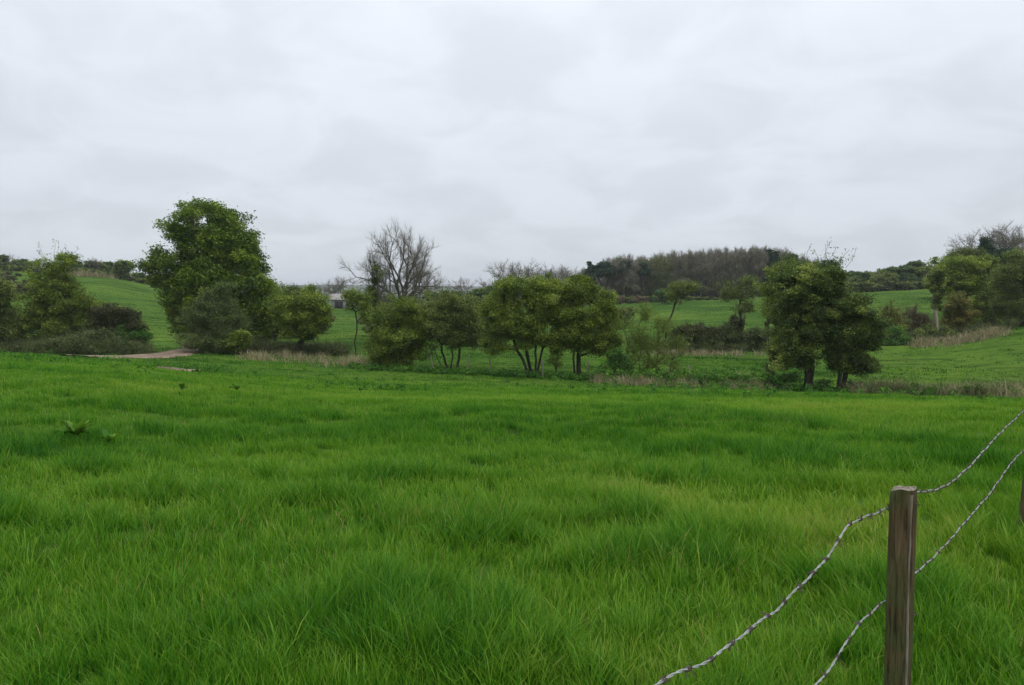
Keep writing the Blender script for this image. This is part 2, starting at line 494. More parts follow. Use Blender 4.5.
dry_strip('dry_grass', [
    (590, 43.9, 780, 42.2, .9, .55, 17000), (600, 46, 700, 45, .9, .6, 7000), (690, 49, 770, 47, 1.0, .5, 6000),
    (850, 40.6, 960, 39.0, .8, .8, 22000), (960, 38.6, 1060, 36.8, 1.0, .8, 24000), (870, 42.0, 1000, 41, .9, .5, 9000),
    (240, 53, 372, 51, 1.0, .62, 11000), (255, 56, 372, 55, .8, .6, 6000),
    (665, 63, 770, 62, .7, .5, 4500), (905, 67, 1005, 69, 1.1, .75, 12000), (640, 62, 690, 64, .7, .6, 2500),
    (60, 166, 118, 166, .7, 1.3, 2500), (0, 57, 40, 57.5, .5, .7, 2200),
], 'pale dead grass and stems along the hedge banks')


# ------------------------------------------------------------------ trees
def prism(p0, p1, r0, r1, sides):
    n = len(p0); d = p1 - p0; L = np.linalg.norm(d, axis=1)[:, None] + 1e-9; d = d / L
    p1 = p1 + d * np.minimum(r1, .1)[:, None] * .5
    a = np.where(np.abs(d[:, 2:3]) < .9, np.array([[0, 0, 1.]]), np.array([[1., 0, 0]]))
    u = np.cross(d, a); u /= np.linalg.norm(u, axis=1)[:, None] + 1e-9; v = np.cross(d, u)
    rows = []
    for P, R in ((p0, r0), (p1, r1)):
        for k in range(sides):
            t = 2 * PI * k / sides
            rows.append(P + (u * math.cos(t) + v * math.sin(t)) * R[:, None])
    V = np.stack(rows, 1).reshape(-1, 3)
    b = np.arange(n)[:, None] * (2 * sides)
    q = np.concatenate([b + np.array([[k, (k + 1) % sides, sides + (k + 1) % sides, sides + k]]) for k in range(sides)])
    return V, q


def leaves(C, s, tint, g, up=.5, aspect=.6):
    n = len(C)
    nr = g.standard_normal((n, 3)); nr[:, 2] += up * 2; nr /= np.linalg.norm(nr, axis=1)[:, None]
    a = g.standard_normal((n, 3)); t = np.cross(nr, a); t /= np.linalg.norm(t, axis=1)[:, None] + 1e-9
    b = np.cross(nr, t)
    s = s[:, None]
    fold = nr * s * .18
    V = np.stack([C - t * s, C - b * s * aspect + fold, C + t * s, C + b * s * aspect + fold], 1).reshape(-1, 3)
    q = np.arange(n)[:, None] * 4 + np.array([[0, 1, 2, 3]])
    return V, q, np.repeat(tint, 4)


def slivers(C, D, L, w, tint, g):
    """thin upright-ish twigs: long narrow triangles crossed"""
    n = len(C); D = D / (np.linalg.norm(D, axis=1)[:, None] + 1e-9)
    V, q = prism(C, C + D * L[:, None], w, w * .3, 3)
    return V, q, np.repeat(tint, 6)


def lobe_points(lobes, n, g, shell=.55):
    w = np.array([(a[3] * a[4] * a[5]) ** (2 / 3) * (a[6] if len(a) > 6 else 1) for a in lobes]); w /= w.sum()
    k = g.choice(len(lobes), n, p=w); Lb = np.array([a[:6] for a in lobes])[k]
    d = g.standard_normal((n, 3)); d /= np.linalg.norm(d, axis=1)[:, None]
    rad = shell + (1 - shell) * g.random(n) ** .7
    rad *= .93 + .18 * g.standard_normal(n).clip(-1.6, 1.7)
    return Lb[:, :3] + d * rad[:, None] * Lb[:, 3:6]


def skeleton(stems, targets, g, r_tip=.012, r_base=.18, wander=.12, expo=2.35, step=.55):
    nodes = []; par = []; plen = []
    for st in stems:
        st = [np.array(p, float) for p in st]
        prev = -1
        for a, b in zip(st[:-1], st[1:]):
            m = max(2, int(np.linalg.norm(b - a) / step))
            for k in range(0 if prev < 0 else 1, m + 1):
                p = a + (b - a) * k / m
                if 0 < k: p = p + g.normal(0, .035, 3)
                nodes.append(p); par.append(prev)
                plen.append(0 if prev < 0 else plen[prev] + np.linalg.norm(p - nodes[prev])); prev = len(nodes) - 1
    base = np.mean([s[-1] for s in stems], axis=0)
    order = np.argsort(np.linalg.norm(targets - base, axis=1))
    cap = len(nodes) + 30 * len(targets) + 10
    A = np.zeros((cap, 3)); A[:len(nodes)] = nodes; Ln = np.zeros(cap); Ln[:len(nodes)] = plen
    par = par + [0] * (cap - len(par)); c = len(nodes); nb = len(nodes)
    ok0 = np.zeros(cap, bool); ok0[:nb] = True
    tips = []
    zlow = min(s[0][2] for s in stems)
    for ti in order:
        p = targets[ti]
        dv = p - A[:c]; d = np.linalg.norm(dv, axis=1)
        cost = d * (1 + .5 * np.clip(-dv[:, 2] / (d + 1e-6), -.3, 1)) + .12 * Ln[:c]
        cost[A[:c, 2] < zlow + .5] += 3
        j = int(np.argmin(cost)); a = A[j]; L = d[j]
        m = min(28, max(1, int(L / step)))
        off = g.normal(0, wander * L * .5, 3); off[2] += .10 * L
        prev = j
        for k in range(1, m + 1):
            s = k / m; q = a + (p - a) * s + off * math.sin(PI * s) * (1 if m > 1 else 0)
            A[c] = q; par[c] = prev; Ln[c] = Ln[prev] + np.linalg.norm(q - A[prev]); prev = c; c += 1
        tips.append(prev)
    A = A[:c]; par = np.array(par[:c])
    R = np.zeros(c); s = np.zeros(c)
    for i in range(c - 1, -1, -1):
        if s[i] == 0: s[i] = r_tip ** expo
        if par[i] >= 0: s[par[i]] += s[i]
    R = s ** (1 / expo)
    k = math.log(r_base / r_tip) / math.log(R.max() / r_tip)
    R = r_tip * (R / r_tip) ** k
    # flare at the foot
    for i in range(nb):
        if par[i] == -1: R[i] *= 1.35
    return A, par, R, np.array(tips)


def grown(g, H, W, fork=.35, r0=.3, limbs=5, levels=5, droop=0.0):
    """a leafless tree grown limb by limb; returns nodes, parents, radii"""
    A, par, R = [], [], []

    def add(p, q, r):
        A.append(p); par.append(q); R.append(r); return len(A) - 1

    def grow(pi, d, L, r, lv):
        segs = 6 if lv < 3 else 4
        p = A[pi]
        for k in range(segs):
            d = d + g.normal(0, .15, 3) + np.array([0, 0, .04 - droop * (lv > 2)]); d = d / np.linalg.norm(d)
            p = p + d * L / segs; rr = r * (1 - .5 * (k + 1) / segs)
            pi = add(p, pi, max(rr, .008))
            if lv < levels and k >= 1 and (k % 2 == 1 or g.random() < .45):
                a = g.standard_normal(3); a = a - d * (a @ d); a /= np.linalg.norm(a)
                an = math.radians(g.uniform(32, 66)); e = d * math.cos(an) + a * math.sin(an)
                grow(pi, e, L * g.uniform(.45, .68) * (1 - .25 * k / segs), rr * .55, lv + 1)
        if lv < levels:
            for _ in range(2):
                a = g.standard_normal(3); a = a - d * (a @ d); a /= np.linalg.norm(a)
                an = math.radians(g.uniform(15, 40)); e = d * math.cos(an) + a * math.sin(an)
                grow(pi, e, L * g.uniform(.5, .7), r * .48, lv + 1)
    i = add(np.array([0, 0, -.2]), -1, r0 * 1.35)
    for k in range(5):
        i = add(np.array([g.normal(0, .04), g.normal(0, .04), fork * H * (k + 1) / 5]), i, r0 * (1 - .07 * k))
        if k == 3:
            a = g.random() * 6.28; grow(i, np.array([math.cos(a) * .8, math.sin(a) * .8, .75]), H * .22, r0 * .3, 2)
    a0 = g.random() * 6.28
    for k in range(limbs):
        a = a0 + k * 2 * PI / limbs + g.normal(0, .25); t = math.radians(g.uniform(16, 60) if k else 5)
        grow(i, np.array([math.sin(t) * math.cos(a), math.sin(t) * math.sin(a), math.cos(t)]), H * .34 * g.uniform(.85, 1.1), r0 * .55, 2)
    A = np.array(A); par = np.array(par); R = np.array(R)
    top = A[:, 2] > fork * H
    f = (H - fork * H) / (A[:, 2].max() - fork * H)
    A[top, 2] = fork * H + (A[top, 2] - fork * H) * f
    w = np.percentile(np.abs(A[:, :2]), 98.6); A[:, :2] *= (W / 2) / w
    return A, par, R


def skin(A, par, R):
    e = np.where(par >= 0)[0]
    p0, p1, r0, r1 = A[par[e]], A[e], R[par[e]], R[e]
    r0 = np.minimum(r0, r1 * 1.6)
    big = r1 > .05
    Vs, qs = [], []; off = 0
    for msk, sd in ((big, 9), (~big, 4)):
        if msk.any():
            V, q = prism(p0[msk], p1[msk], r0[msk], r1[msk], sd)
            Vs.append(V); qs.append(q + off); off += len(V)
    return np.concatenate(Vs), np.concatenate(qs)


def tree(name, label, cat, Y, stems, lobes, leaf, group=None, bark='bark', clumps=160, per=110, csize=.45, lsize=.085,
         kind='leafy', shell=.5, r_base=.16, seed=1, extra=None, crown_name='crown', tipr=.012, dens_tint=.28, dscale=1.0, up=.8, flat=.65,
         twig=None, droop=0, bare=None, sprays=(), ragged=1.1, hollow=1.4):
    """stems [(u, v_top, u_top)...]: foot pixel column, fork pixel. lobes (u, v, ru, rv[, dy, weight]) in pixels at depth Y"""
    g = np.random.default_rng(seed)
    s = Y / F
    u0 = stems[0][0]; bx = xat(u0, Y); root = np.array([bx, Y, float(ht(bx, Y))])
    T = empty(name, root, label, cat, group)
    L3 = []
    for lb in lobes:
        u, v, ru, rv = lb[:4]; dy = lb[4] if len(lb) > 4 else 0; w = lb[5] if len(lb) > 5 else 1
        c = px(u, v, Y) - root; c[1] += dy
        L3.append((c[0], c[1], c[2], ru * s, ru * s * dscale, rv * s, w))
    st = []
    for q in stems:
        f = px(q[0], 340, Y); dyf = q[3] if len(q) > 3 else 0
        foot = np.array([f[0], Y + dyf, float(ht(f[0], Y + dyf)) - .08]) - root
        top = px(q[2], q[1], Y) - root; top[1] += dyf
        mid = (foot + top) / 2 + g.normal(0, .04 * np.linalg.norm(top - foot), 3)
        st.append([foot, mid, top])
    if L3:
        # ragged outline: small lobes breaking out of the big ones, and hollows where no leaves grow
        for _ in range(int(ragged * len(L3))):
            a_ = L3[g.integers(len(L3))]; d_ = g.standard_normal(3); d_[2] = abs(d_[2]) * .8 - .25; d_ /= np.linalg.norm(d_); f_ = g.uniform(.28, .5)
            L3.append((a_[0] + d_[0] * a_[3] * .95, a_[1] + d_[1] * a_[4] * .95, a_[2] + d_[2] * a_[5] * .95, a_[3] * f_, a_[4] * f_, a_[5] * f_ * .8, .9 * a_[6]))
        C = lobe_points(L3, int(clumps * hollow), g, shell)
        kk = g.standard_normal((5, 3)); kk /= np.linalg.norm(kk, axis=1)[:, None]; kk *= (2 * PI / (1.3 + 1.3 * g.random(5)) * (1 if Y < 80 else .6))[:, None]
        fld = np.sin(C @ kk.T + g.random(5) * 6.28).sum(1)
        C = C[np.argsort(-fld + g.normal(0, .35, len(C)))[:clumps]]
    else:
        C = np.zeros((1, 3))
    zmin = .15
    C[:, 2] = np.maximum(C[:, 2], zmin)
    if bare:
        Hh = px(u0, bare[0], Y)[2] - root[2]
        A, par, R = grown(g, Hh, bare[1] * s, fork=bare[2], r0=r_base, limbs=bare[3] if len(bare) > 3 else 5, levels=bare[4] if len(bare) > 4 else 5)
    else:
        A, par, R, tips = skeleton(st, C, g, r_base=r_base, r_tip=tipr)
    V, q = skin(A, par, R)
    mesh_np('trunk', V, [q], M[bark], parent=T, smooth=False)
    parts = []
    for sp_ in sprays:                                   # leafed shoots standing clear of the crown
        a_ = px(sp_[0], sp_[1], Y) - root; b_ = px(sp_[2], sp_[3], Y) - root; a_[1] += g.normal(0, .4); b_[1] = a_[1] + g.normal(0, .3)
        t_ = np.linspace(0, 1, 9)[:, None]; Q_ = a_ + (b_ - a_) * t_ + np.array([[g.normal(0, .12), 0, g.normal(.1, .1)]]) * np.sin(t_ * PI)
        parts.append((lambda V_, q_: (V_, q_, np.full(len(V_), .2)))(*prism(Q_[:-1], Q_[1:], np.full(8, .011), np.full(8, .008), 3)))
        m_ = sp_[4] if len(sp_) > 4 else 16; k_ = g.random(m_) ** .6
        parts.append(leaves(a_ + (b_ - a_) * k_[:, None] + g.normal(0, .10, (m_, 3)), lsize * .7 * (.8 + .7 * g.random(m_)), np.clip(g.normal(.55, .2, m_), 0, 1), g, .3))
    if kind in ('leafy', 'both'):
        nc = len(C)
        csz = csize * (.6 + .8 * g.random(nc))
        cnt = (per * 1.65 * (csz / csize) ** 1.5 * (.5 + g.random(nc))).astype(int)
        idx = np.repeat(np.arange(nc), cnt); n = len(idx)
        d = g.standard_normal((n, 3)); d /= np.linalg.norm(d, axis=1)[:, None]
        rad = g.random(n) ** .5
        rad = np.where(g.random(n) < .12, rad * (1 + .9 * g.random(n)), rad)
        P = C[idx] + d * (rad * csz[idx])[:, None] * np.array([1, 1, flat])
        P[:, 2] = np.maximum(P[:, 2], .05)
        ct = g.normal(.5, dens_tint, nc)
        tn = np.clip(ct[idx] + g.normal(0, .08, n), 0, 1)
        parts.append(leaves(P, lsize * .74 * (.6 + .8 * g.random(n)), tn, g, up))
    if kind in ('bare', 'both') or twig:
        tn_, tl, tw = twig or (14, .6, .010)
        small = np.where(R < (max(.022, tipr * 2.2) if not bare else .03))[0]
        idx = np.repeat(small, max(1, int(tn_ * len(C) / max(1, len(small)) + .5))) if not bare else np.repeat(small, tn_)
        n = len(idx)
        pd = A[idx] - A[np.maximum(par[idx], 0)]; pd /= np.linalg.norm(pd, axis=1)[:, None] + 1e-6
        D = pd * .8 + g.standard_normal((n, 3)) * .6; D[:, 2] += .45 - droop
        parts.append(slivers(A[idx] + g.normal(0, .03, (n, 3)), D, tl * (.4 + .9 * g.random(n)), np.full(n, tw), np.clip(g.normal(.45, .25, n), 0, 1), g))
    if parts:
        Vs, qs, ts = [], [], []; off = 0
        for V, q, t in parts:
            Vs.append(V); qs.append(q + off); ts.append(t); off += len(V)
        mesh_np(crown_name, np.concatenate(Vs), qs, M[leaf], {'tint': np.concatenate(ts)}, parent=T)
    if extra: extra(T, root, g)
    return T


# ---- hedge line, left to right
tree('hedge_tree', 'dark green hedge tree cut off by the left edge of the photo', 'tree', 56, [(-6, 330, -8)],
     [(-12, 292, 20, 22), (-8, 318, 20, 18), (-2, 322, 14, 22), (2, 300, 9, 16)], 'olive', clumps=200, per=120, seed=2)
tree('hawthorn_tree', 'ragged green hedge tree with bare twigs poking from its top, above the brambles', 'tree', 60, [(58, 318, 55), (66, 322, 72)],
     [(50, 268, 17, 13), (68, 262, 12, 9), (40, 280, 14, 12), (56, 292, 22, 15), (84, 304, 16, 9), (74, 312, 22, 13), (66, 285, 14, 12),
      (42, 308, 22, 18), (60, 328, 36, 17), (26, 322, 20, 17), (97, 298, 11, 8, 0, .6), (90, 316, 18, 14), (18, 335, 18, 12), (62, 300, 26, 16)],
     'hawthorn', clumps=620, per=75, csize=.45, seed=3, kind='both', twig=(4, .5, .010), lsize=.085, shell=.3,
     sprays=[(45, 258, 43, 243, 8), (50, 256, 49, 238, 6), (54, 256, 56, 240, 6), (58, 256, 63, 244, 8), (41, 258, 38, 250, 8), (64, 254, 69, 247, 8)])
tree('blackthorn_bush', 'dark purple-brown bush right of the ragged hedge tree', 'bush', 59, [(118, 335, 118), (124, 335, 128)],
     [(116, 314, 22, 13), (130, 326, 14, 14), (104, 324, 16, 14)], 'purple', clumps=260, per=80, seed=4, kind='both', twig=(9, .4, .010), shell=.3)
tree('blackthorn_bush', 'green low bush at the right end of the brambles beside the track', 'bush', 58, [(130, 345, 130)],
     [(130, 338, 15, 13), (116, 344, 15, 10)], 'green', clumps=150, per=100, seed=5, csize=.45, kind='both', twig=(6, .4, .010), shell=.3)
tree('chestnut_tree', 'tallest tree, a full green broad crown beside the track', 'tree', 61,
     [(187, 305, 196), (196, 318, 208, .5)],
     [(206, 215, 27, 14), (184, 228, 20, 17), (230, 230, 22, 18), (208, 240, 34, 20), (172, 258, 22, 12), (157, 266, 15, 7), (188, 270, 26, 20), (162, 282, 14, 10),
      (238, 258, 20, 18), (246, 286, 24, 16), (215, 280, 32, 22), (182, 292, 18, 16), (256, 304, 19, 16), (200, 305, 26, 20),
      (238, 315, 26, 18), (188, 324, 14, 14), (254, 325, 14, 14), (228, 332, 22, 12),
      (250, 268, 14, 16), (222, 252, 30, 22), (196, 284, 26, 18), (178, 310, 12, 14), (262, 290, 14, 14), (240, 245, 18, 16)],
     'chestnut', bark='barkpale', clumps=980, per=105, csize=.62, lsize=.12, seed=6, hollow=1.06, ragged=.6, r_base=.40, shell=.52, dens_tint=.26, up=.7, flat=.72)
tree('willow_bush', 'grey-green rounded bush in front of the tallest tree', 'bush', 57, [(212, 340, 210), (216, 342, 222)],
     [(213, 302, 22, 16), (203, 320, 22, 18), (227, 320, 20, 19), (212, 338, 30, 18), (235, 340, 12, 14)],
     'grey', clumps=520, per=85, csize=.45, lsize=.065, seed=7, kind='both', twig=(8, .5, .010), shell=.3)
tree('hedge_bush', 'small yellow-green bush at the foot of the tallest tree', 'bush', 56, [(240, 350, 240)],
     [(240, 342, 11, 12)], 'hawthorn', clumps=70, per=90, csize=.35, seed=8, shell=.3)
tree('hedge_tree', 'olive-brown tree just right of the tallest tree, behind the leaning bush', 'tree', 70, [(276, 330, 274)],
     [(276, 302, 20, 18), (288, 296, 20, 12), (268, 318, 18, 14), (308, 295, 16, 9), (285, 318, 22, 16), (262, 335, 14, 8)], 'olive', clumps=420, per=70, seed=9, kind='both', twig=(10, .6, .012), shell=.25)
tree('leaning_bush', 'olive bush with a leaning dark trunk standing in dead grass', 'bush', 57, [(294, 338, 303)],
     [(300, 310, 24, 17), (316, 314, 14, 18), (284, 308, 16, 12), (304, 328, 22, 12), (312, 296, 14, 8, 0, .6)],
     'hawthorn', clumps=380, per=80, csize=.45, seed=10, r_base=.20, kind='both', twig=(9, .5, .010), shell=.3)
tree('young_tree', 'small pale green young tree with a thin trunk left of the bare tree', 'tree', 57, [(355, 312, 356)],
     [(355, 298, 10, 8), (363, 303, 8, 8), (348, 295, 6, 5), (368, 316, 8, 8, 0, .5), (352, 308, 8, 6, 0, .5)], 'hawthorn', clumps=110, per=28, csize=.42, seed=11, r_base=.05, shell=.2, kind='both', twig=(5, .4, .01))
tree('bare_tree', 'tall leafless tree with spreading grey branches against the sky', 'tree', 70, [(402, 300, 400)], [],
     'wood', bark='barkgrey', seed=12, kind='bare', r_base=.24, twig=(2, .6, .005), crown_name='twigs', bare=(219, 94, .32, 8, 5))
tree('ivy_clad_tree', 'slim leafless tree with a dark ivy covered stem left of the tall bare tree', 'tree', 68, [(374, 262, 376)],
     [(374, 300, 6, 28, 0, 1.6), (377, 268, 4, 16, 0, .7)], 'ivy', clumps=130, per=50, csize=.32, seed=13, r_base=.12, lsize=.08)
tree('bare_tree', 'smaller leafless tree just left of the tall bare tree', 'tree', 69, [(377, 300, 374)], [],
     'wood', bark='barkgrey', seed=14, kind='bare', r_base=.12, twig=(3, .5, .006), crown_name='twigs', bare=(243, 26, .36, 4, 4))
tree('hawthorn_tree', 'bushy olive hawthorn reaching the ground in front of the bare tree', 'tree', 49.5, [(402, 345, 402), (396, 348, 392)],
     [(402, 314, 22, 17), (388, 324, 18, 18), (418, 320, 18, 18), (400, 338, 27, 17), (384, 348, 15, 15), (412, 350, 18, 13, 0, .9), (378, 358, 10, 9), (396, 362, 16, 8, 0, .8)],
     'hawthorn', clumps=520, per=85, csize=.42, lsize=.065, seed=15, kind='both', twig=(7, .45, .009), shell=.3)
tree('hawthorn_tree', 'dull brownish hawthorn on several thin leaning stems, left of the open gap', 'tree', 50,
     [(448, 345, 440, 0), (450, 342, 452, .3), (457, 342, 460, .2), (443, 350, 434, .2)],
     [(445, 304, 22, 13), (462, 316, 18, 17), (430, 318, 20, 16), (450, 330, 28, 14), (470, 338, 12, 14, 0, .8), (426, 340, 13, 14), (450, 342, 22, 8, 0, .6), (476, 320, 8, 14, 0, .6)],
     'olive', clumps=520, per=75, csize=.42, lsize=.065, seed=16, kind='both', twig=(9, .45, .009), r_base=.075, shell=.3)
tree('hawthorn_tree', 'broad green hawthorn on a fan of stems, left one of the central pair', 'tree', 46.5,
     [(529, 340, 512, 0), (534, 342, 526, .3), (538, 340, 545, .1), (536, 344, 536, -.2)],
     [(520, 291, 24, 14), (500, 306, 16, 18), (545, 292, 24, 14), (530, 310, 32, 20), (507, 326, 22, 18), (545, 330, 26, 17), (492, 330, 11, 15, 0, .8), (560, 316, 16, 20),
      (520, 342, 18, 10), (490, 306, 8, 12), (494, 344, 12, 10, 0, .7)],
     'hawthorn', clumps=680, per=105, csize=.42, lsize=.066, seed=17, r_base=.10, shell=.45, kind='both', twig=(4, .4, .009))
tree('hawthorn_tree', 'broad green hawthorn on two straight stems, right one of the central pair', 'tree', 46,
     [(575, 340, 573, 0), (580, 338, 582, .2)],
     [(582, 292, 22, 12), (600, 304, 16, 17), (572, 308, 20, 18), (590, 322, 24, 18), (575, 336, 20, 14), (600, 340, 16, 14), (608, 318, 9, 14), (558, 342, 12, 9, 0, .7)],
     'hawthorn', clumps=560, per=105, csize=.42, lsize=.066, seed=18, r_base=.13, shell=.45, kind='both', twig=(4, .4, .009))
tree('elder_sapling', 'little bright green sapling between the stems of the twin hawthorns', 'sapling', 46, [(556, 365, 556)],
     [(555, 356, 8, 13)], 'lime', clumps=34, per=30, csize=.28, lsize=.055, seed=19, r_base=.03)
tree('elder_bush', 'spindly green bush with arching stems right of the twin hawthorns', 'bush', 44.5, [(618, 368, 612), (620, 366, 620), (621, 368, 630)],
     [(612, 360, 10, 13), (627, 362, 9, 13), (620, 352, 11, 10)], 'green', clumps=110, per=30, csize=.28, lsize=.05, seed=20, r_base=.03, shell=.1)
for k, (a, b, c_, sd) in enumerate(((632, 622, 328, 21), (641, 646, 316, 22), (655, 662, 326, 23), (648, 640, 345, 24), (668, 676, 345, 25))):
    tree('thin_sapling', ['spindly half-leafed sapling beside the arching green bush', 'tallest half-leafed sapling in the gap of the hedge',
                          'pale half-leafed sapling left of the dead grass', 'short forked sapling among the half-leafed ones',
                          'rightmost half-leafed sapling in the gap of the hedge'][k], 'sapling', 45, [(a, c_ + 14, (a + b) / 2)],
         [(b, c_, 13, 16), (a, c_ + 24, 13, 16), (a - 4, c_ + 36, 10, 12, 0, .6)], 'hawthorn' if k != 2 else 'lime', clumps=95, per=15, csize=.36, lsize=.045, seed=sd, r_base=.025, shell=.05,
         group='half-leafed saplings in the hedge gap', kind='both', twig=(10, .45, .006), bark='barkgrey')
tree('slender_tree', 'slender leaning tree with a small olive crown before the far field', 'tree', 67, [(665, 305, 675)],
     [(680, 290, 13, 8), (672, 296, 10, 8), (690, 286, 8, 5)], 'olive', clumps=90, per=35, csize=.42, seed=26, r_base=.08, kind='both', twig=(12, .5, .010), shell=.2)
tree('bramble_bush', 'dark bramble mound right of the slender leaning tree', 'bush', 66, [(694, 340, 694)],
     [(690, 332, 17, 8), (678, 341, 14, 7), (704, 334, 15, 9)], 'purple', clumps=220, per=60, csize=.42, seed=27, kind='both', twig=(12, .5, .010), shell=.2)
tree('bramble_bush', 'arching dark bramble bush left of the ivy covered stump', 'bush', 66, [(718, 342, 718)],
     [(718, 340, 18, 8), (726, 332, 10, 8)], 'bramble', clumps=150, per=55, csize=.42, seed=28, kind='both', twig=(14, .6, .010), shell=.2)
tree('ivy_clad_tree', 'broken ivy covered trunk with a sparse brownish top in the second hedge', 'tree', 66, [(736, 305, 736), (742, 312, 745)],
     [(737, 328, 5, 20, 0, 1.8), (728, 336, 8, 10, 0, .9)], 'purple', clumps=120, per=60, csize=.3, seed=29, kind='both', twig=(8, .5, .010), r_base=.17)
tree('brown_tree', 'sparse brownish crown rising behind the ivy covered stump', 'tree', 68, [(741, 300, 740)],
     [(735, 294, 13, 10), (748, 286, 12, 12), (728, 284, 8, 8, 0, .5), (742, 308, 10, 10)], 'olive', clumps=150, per=20, csize=.45, seed=129, kind='both', twig=(16, .5, .010), r_base=.1, shell=.1)
tree('bramble_bush', 'dark bramble bush right of the ivy covered stump', 'bush', 66, [(756, 342, 756)],
     [(754, 338, 15, 9), (768, 340, 12, 8)], 'bramble', clumps=160, per=65, csize=.42, seed=30, kind='both', twig=(8, .5, .010), shell=.2)
tree('lime_green_tree', 'pale yellow-green tree behind the dark ivy covered tree', 'tree', 56, [(783, 330, 780), (775, 335, 766)],
     [(790, 270, 20, 12), (775, 288, 16, 17), (798, 285, 18, 18), (770, 310, 11, 14, 0, .5), (775, 318, 14, 18, 0, .6), (778, 340, 12, 16, 0, .5)],
     'hawthorn', clumps=380, per=50, csize=.46, lsize=.065, seed=31, shell=.15, kind='both', twig=(6, .4, .008))
tree('ivy_clad_tree', 'big dark ivy covered tree with a tuft of twigs on top', 'tree', 41.6, [(812, 345, 811), (808, 350, 804)],
     [(815, 276, 24, 13), (798, 292, 22, 18), (828, 296, 20, 18), (790, 318, 19, 20), (815, 322, 26, 22), (836, 318, 12, 18), (796, 344, 24, 19), (824, 348, 18, 15), (790, 362, 15, 9, 0, .7), (780, 330, 12, 18), (812, 300, 28, 24), (830, 272, 14, 12)],
     'ivy', clumps=880, hollow=1.15, ragged=.5, per=110, csize=.38, lsize=.066, seed=32, r_base=.15, shell=.6, dens_tint=.28,
     sprays=[(812, 266, 806, 252, 12), (818, 264, 817, 246, 14), (824, 264, 826, 244, 12), (830, 264, 836, 246, 14), (832, 266, 846, 250, 12), (838, 266, 855, 256, 9),
             (806, 268, 797, 255, 10), (842, 268, 850, 248, 6), (822, 264, 832, 240, 8)])
tree('ivy_clad_tree', 'rounder dark ivy covered tree on the right of the big one', 'tree', 41.2, [(840, 355, 842), (843, 358, 850)],
     [(850, 310, 20, 16), (864, 324, 16, 17), (850, 336, 22, 20), (869, 340, 12, 14), (848, 360, 17, 13), (862, 360, 13, 12), (838, 330, 16, 22)],
     'ivy', clumps=560, hollow=1.15, ragged=.5, per=110, csize=.38, lsize=.066, seed=34, r_base=.13, shell=.6, dens_tint=.26)
tree('dead_bramble', 'dark dead bramble clump at the left foot of the big ivy covered tree', 'bush', 41.6, [(773, 374, 773)],
     [(778, 358, 8, 9), (770, 372, 8, 7)], 'purple', clumps=70, per=18, csize=.25, lsize=.045, seed=35, kind='both', twig=(24, .35, .006), r_base=.04, shell=.1)
tree('nettle_clump', 'low green leafy clump between the feet of the ivy covered trees', 'plant', 41.6, [(792, 380, 792)],
     [(790, 378, 14, 5), (825, 384, 8, 4), (856, 384, 9, 4)], 'green', clumps=60, per=50, csize=.22, lsize=.045, seed=36, r_base=.02)

# ---- right side, second hedge
tree('brown_shrub', 'orange-brown budding shrub right of the rounder ivy covered tree', 'bush', 70, [(889, 335, 889)],
     [(888, 318, 11, 14), (880, 330, 9, 12), (896, 328, 8, 10)], 'orange', clumps=150, per=25, csize=.42, seed=37, kind='both', twig=(18, .6, .010), shell=.1)
tree('hedge_bush', 'dark green low bush under the orange-brown shrub', 'bush', 68, [(894, 342, 894)],
     [(896, 338, 11, 13), (886, 346, 12, 7), (905, 344, 11, 8)], 'green', clumps=150, per=80, csize=.42, seed=38, shell=.3)
tree('brown_shrub', 'pale brown twiggy shrub left of the ivy covered pole', 'bush', 71, [(917, 335, 917)],
     [(916, 318, 12, 11), (926, 328, 11, 10), (908, 328, 10, 9)], 'brown', clumps=150, per=10, csize=.42, seed=39, kind='both', twig=(24, .6, .010), shell=.1)
tree('hedge_bush', 'olive bush at the foot of the ivy covered pole', 'bush', 70, [(928, 340, 928)],
     [(925, 334, 13, 10), (945, 336, 12, 9)], 'olive', clumps=150, per=75, csize=.42, seed=40, shell=.3)
tree('ivy_clad_tree', 'narrow ivy covered pole of a tree with a pale bare foot', 'tree', 70, [(939, 270, 936)],
     [(936, 272, 5, 8, 0, 1), (937, 284, 6, 12, 0, 1.2), (938, 300, 4, 12, 0, 1), (936, 263, 3, 6, 0, .5)], 'ivy', bark='barkpale', clumps=150, per=70, csize=.30, lsize=.09, seed=41, r_base=.17)
tree('orange_bush', 'yellow-green bush tinged orange right of the ivy covered pole', 'bush', 72, [(956, 325, 956)],
     [(957, 308, 12, 14), (963, 320, 14, 13), (952, 324, 10, 12)], 'orange', clumps=240, per=75, csize=.45, seed=42, shell=.3, kind='both', twig=(5, .4, .010))
tree('round_tree', 'rounded green tree with a dome crown on the right slope', 'tree', 84, [(966, 290, 966), (974, 292, 980)],
     [(962, 266, 24, 9), (948, 276, 16, 12), (980, 272, 22, 12), (964, 280, 30, 13), (998, 284, 16, 11), (950, 290, 16, 11, 0, .7), (988, 294, 18, 11, 0, .8)],
     'hawthorn', clumps=560, per=80, csize=.62, lsize=.11, seed=43, r_base=.25, shell=.5)
tree('hedge_bush', 'yellow-green bush in front of the dome crowned tree', 'bush', 74, [(988, 325, 988)],
     [(984, 306, 13, 14), (994, 316, 15, 13), (978, 320, 13, 11)], 'hawthorn', clumps=240, per=75, csize=.48, seed=44, shell=.3, kind='both', twig=(4, .4, .010))
tree('hedge_bush', 'dull olive bush left of the dark tree at the right edge', 'bush', 72, [(1003, 325, 1003)],
     [(1000, 308, 10, 13), (1006, 318, 11, 11)], 'olive', clumps=150, per=75, csize=.45, seed=45, shell=.3, kind='both', twig=(6, .4, .010))
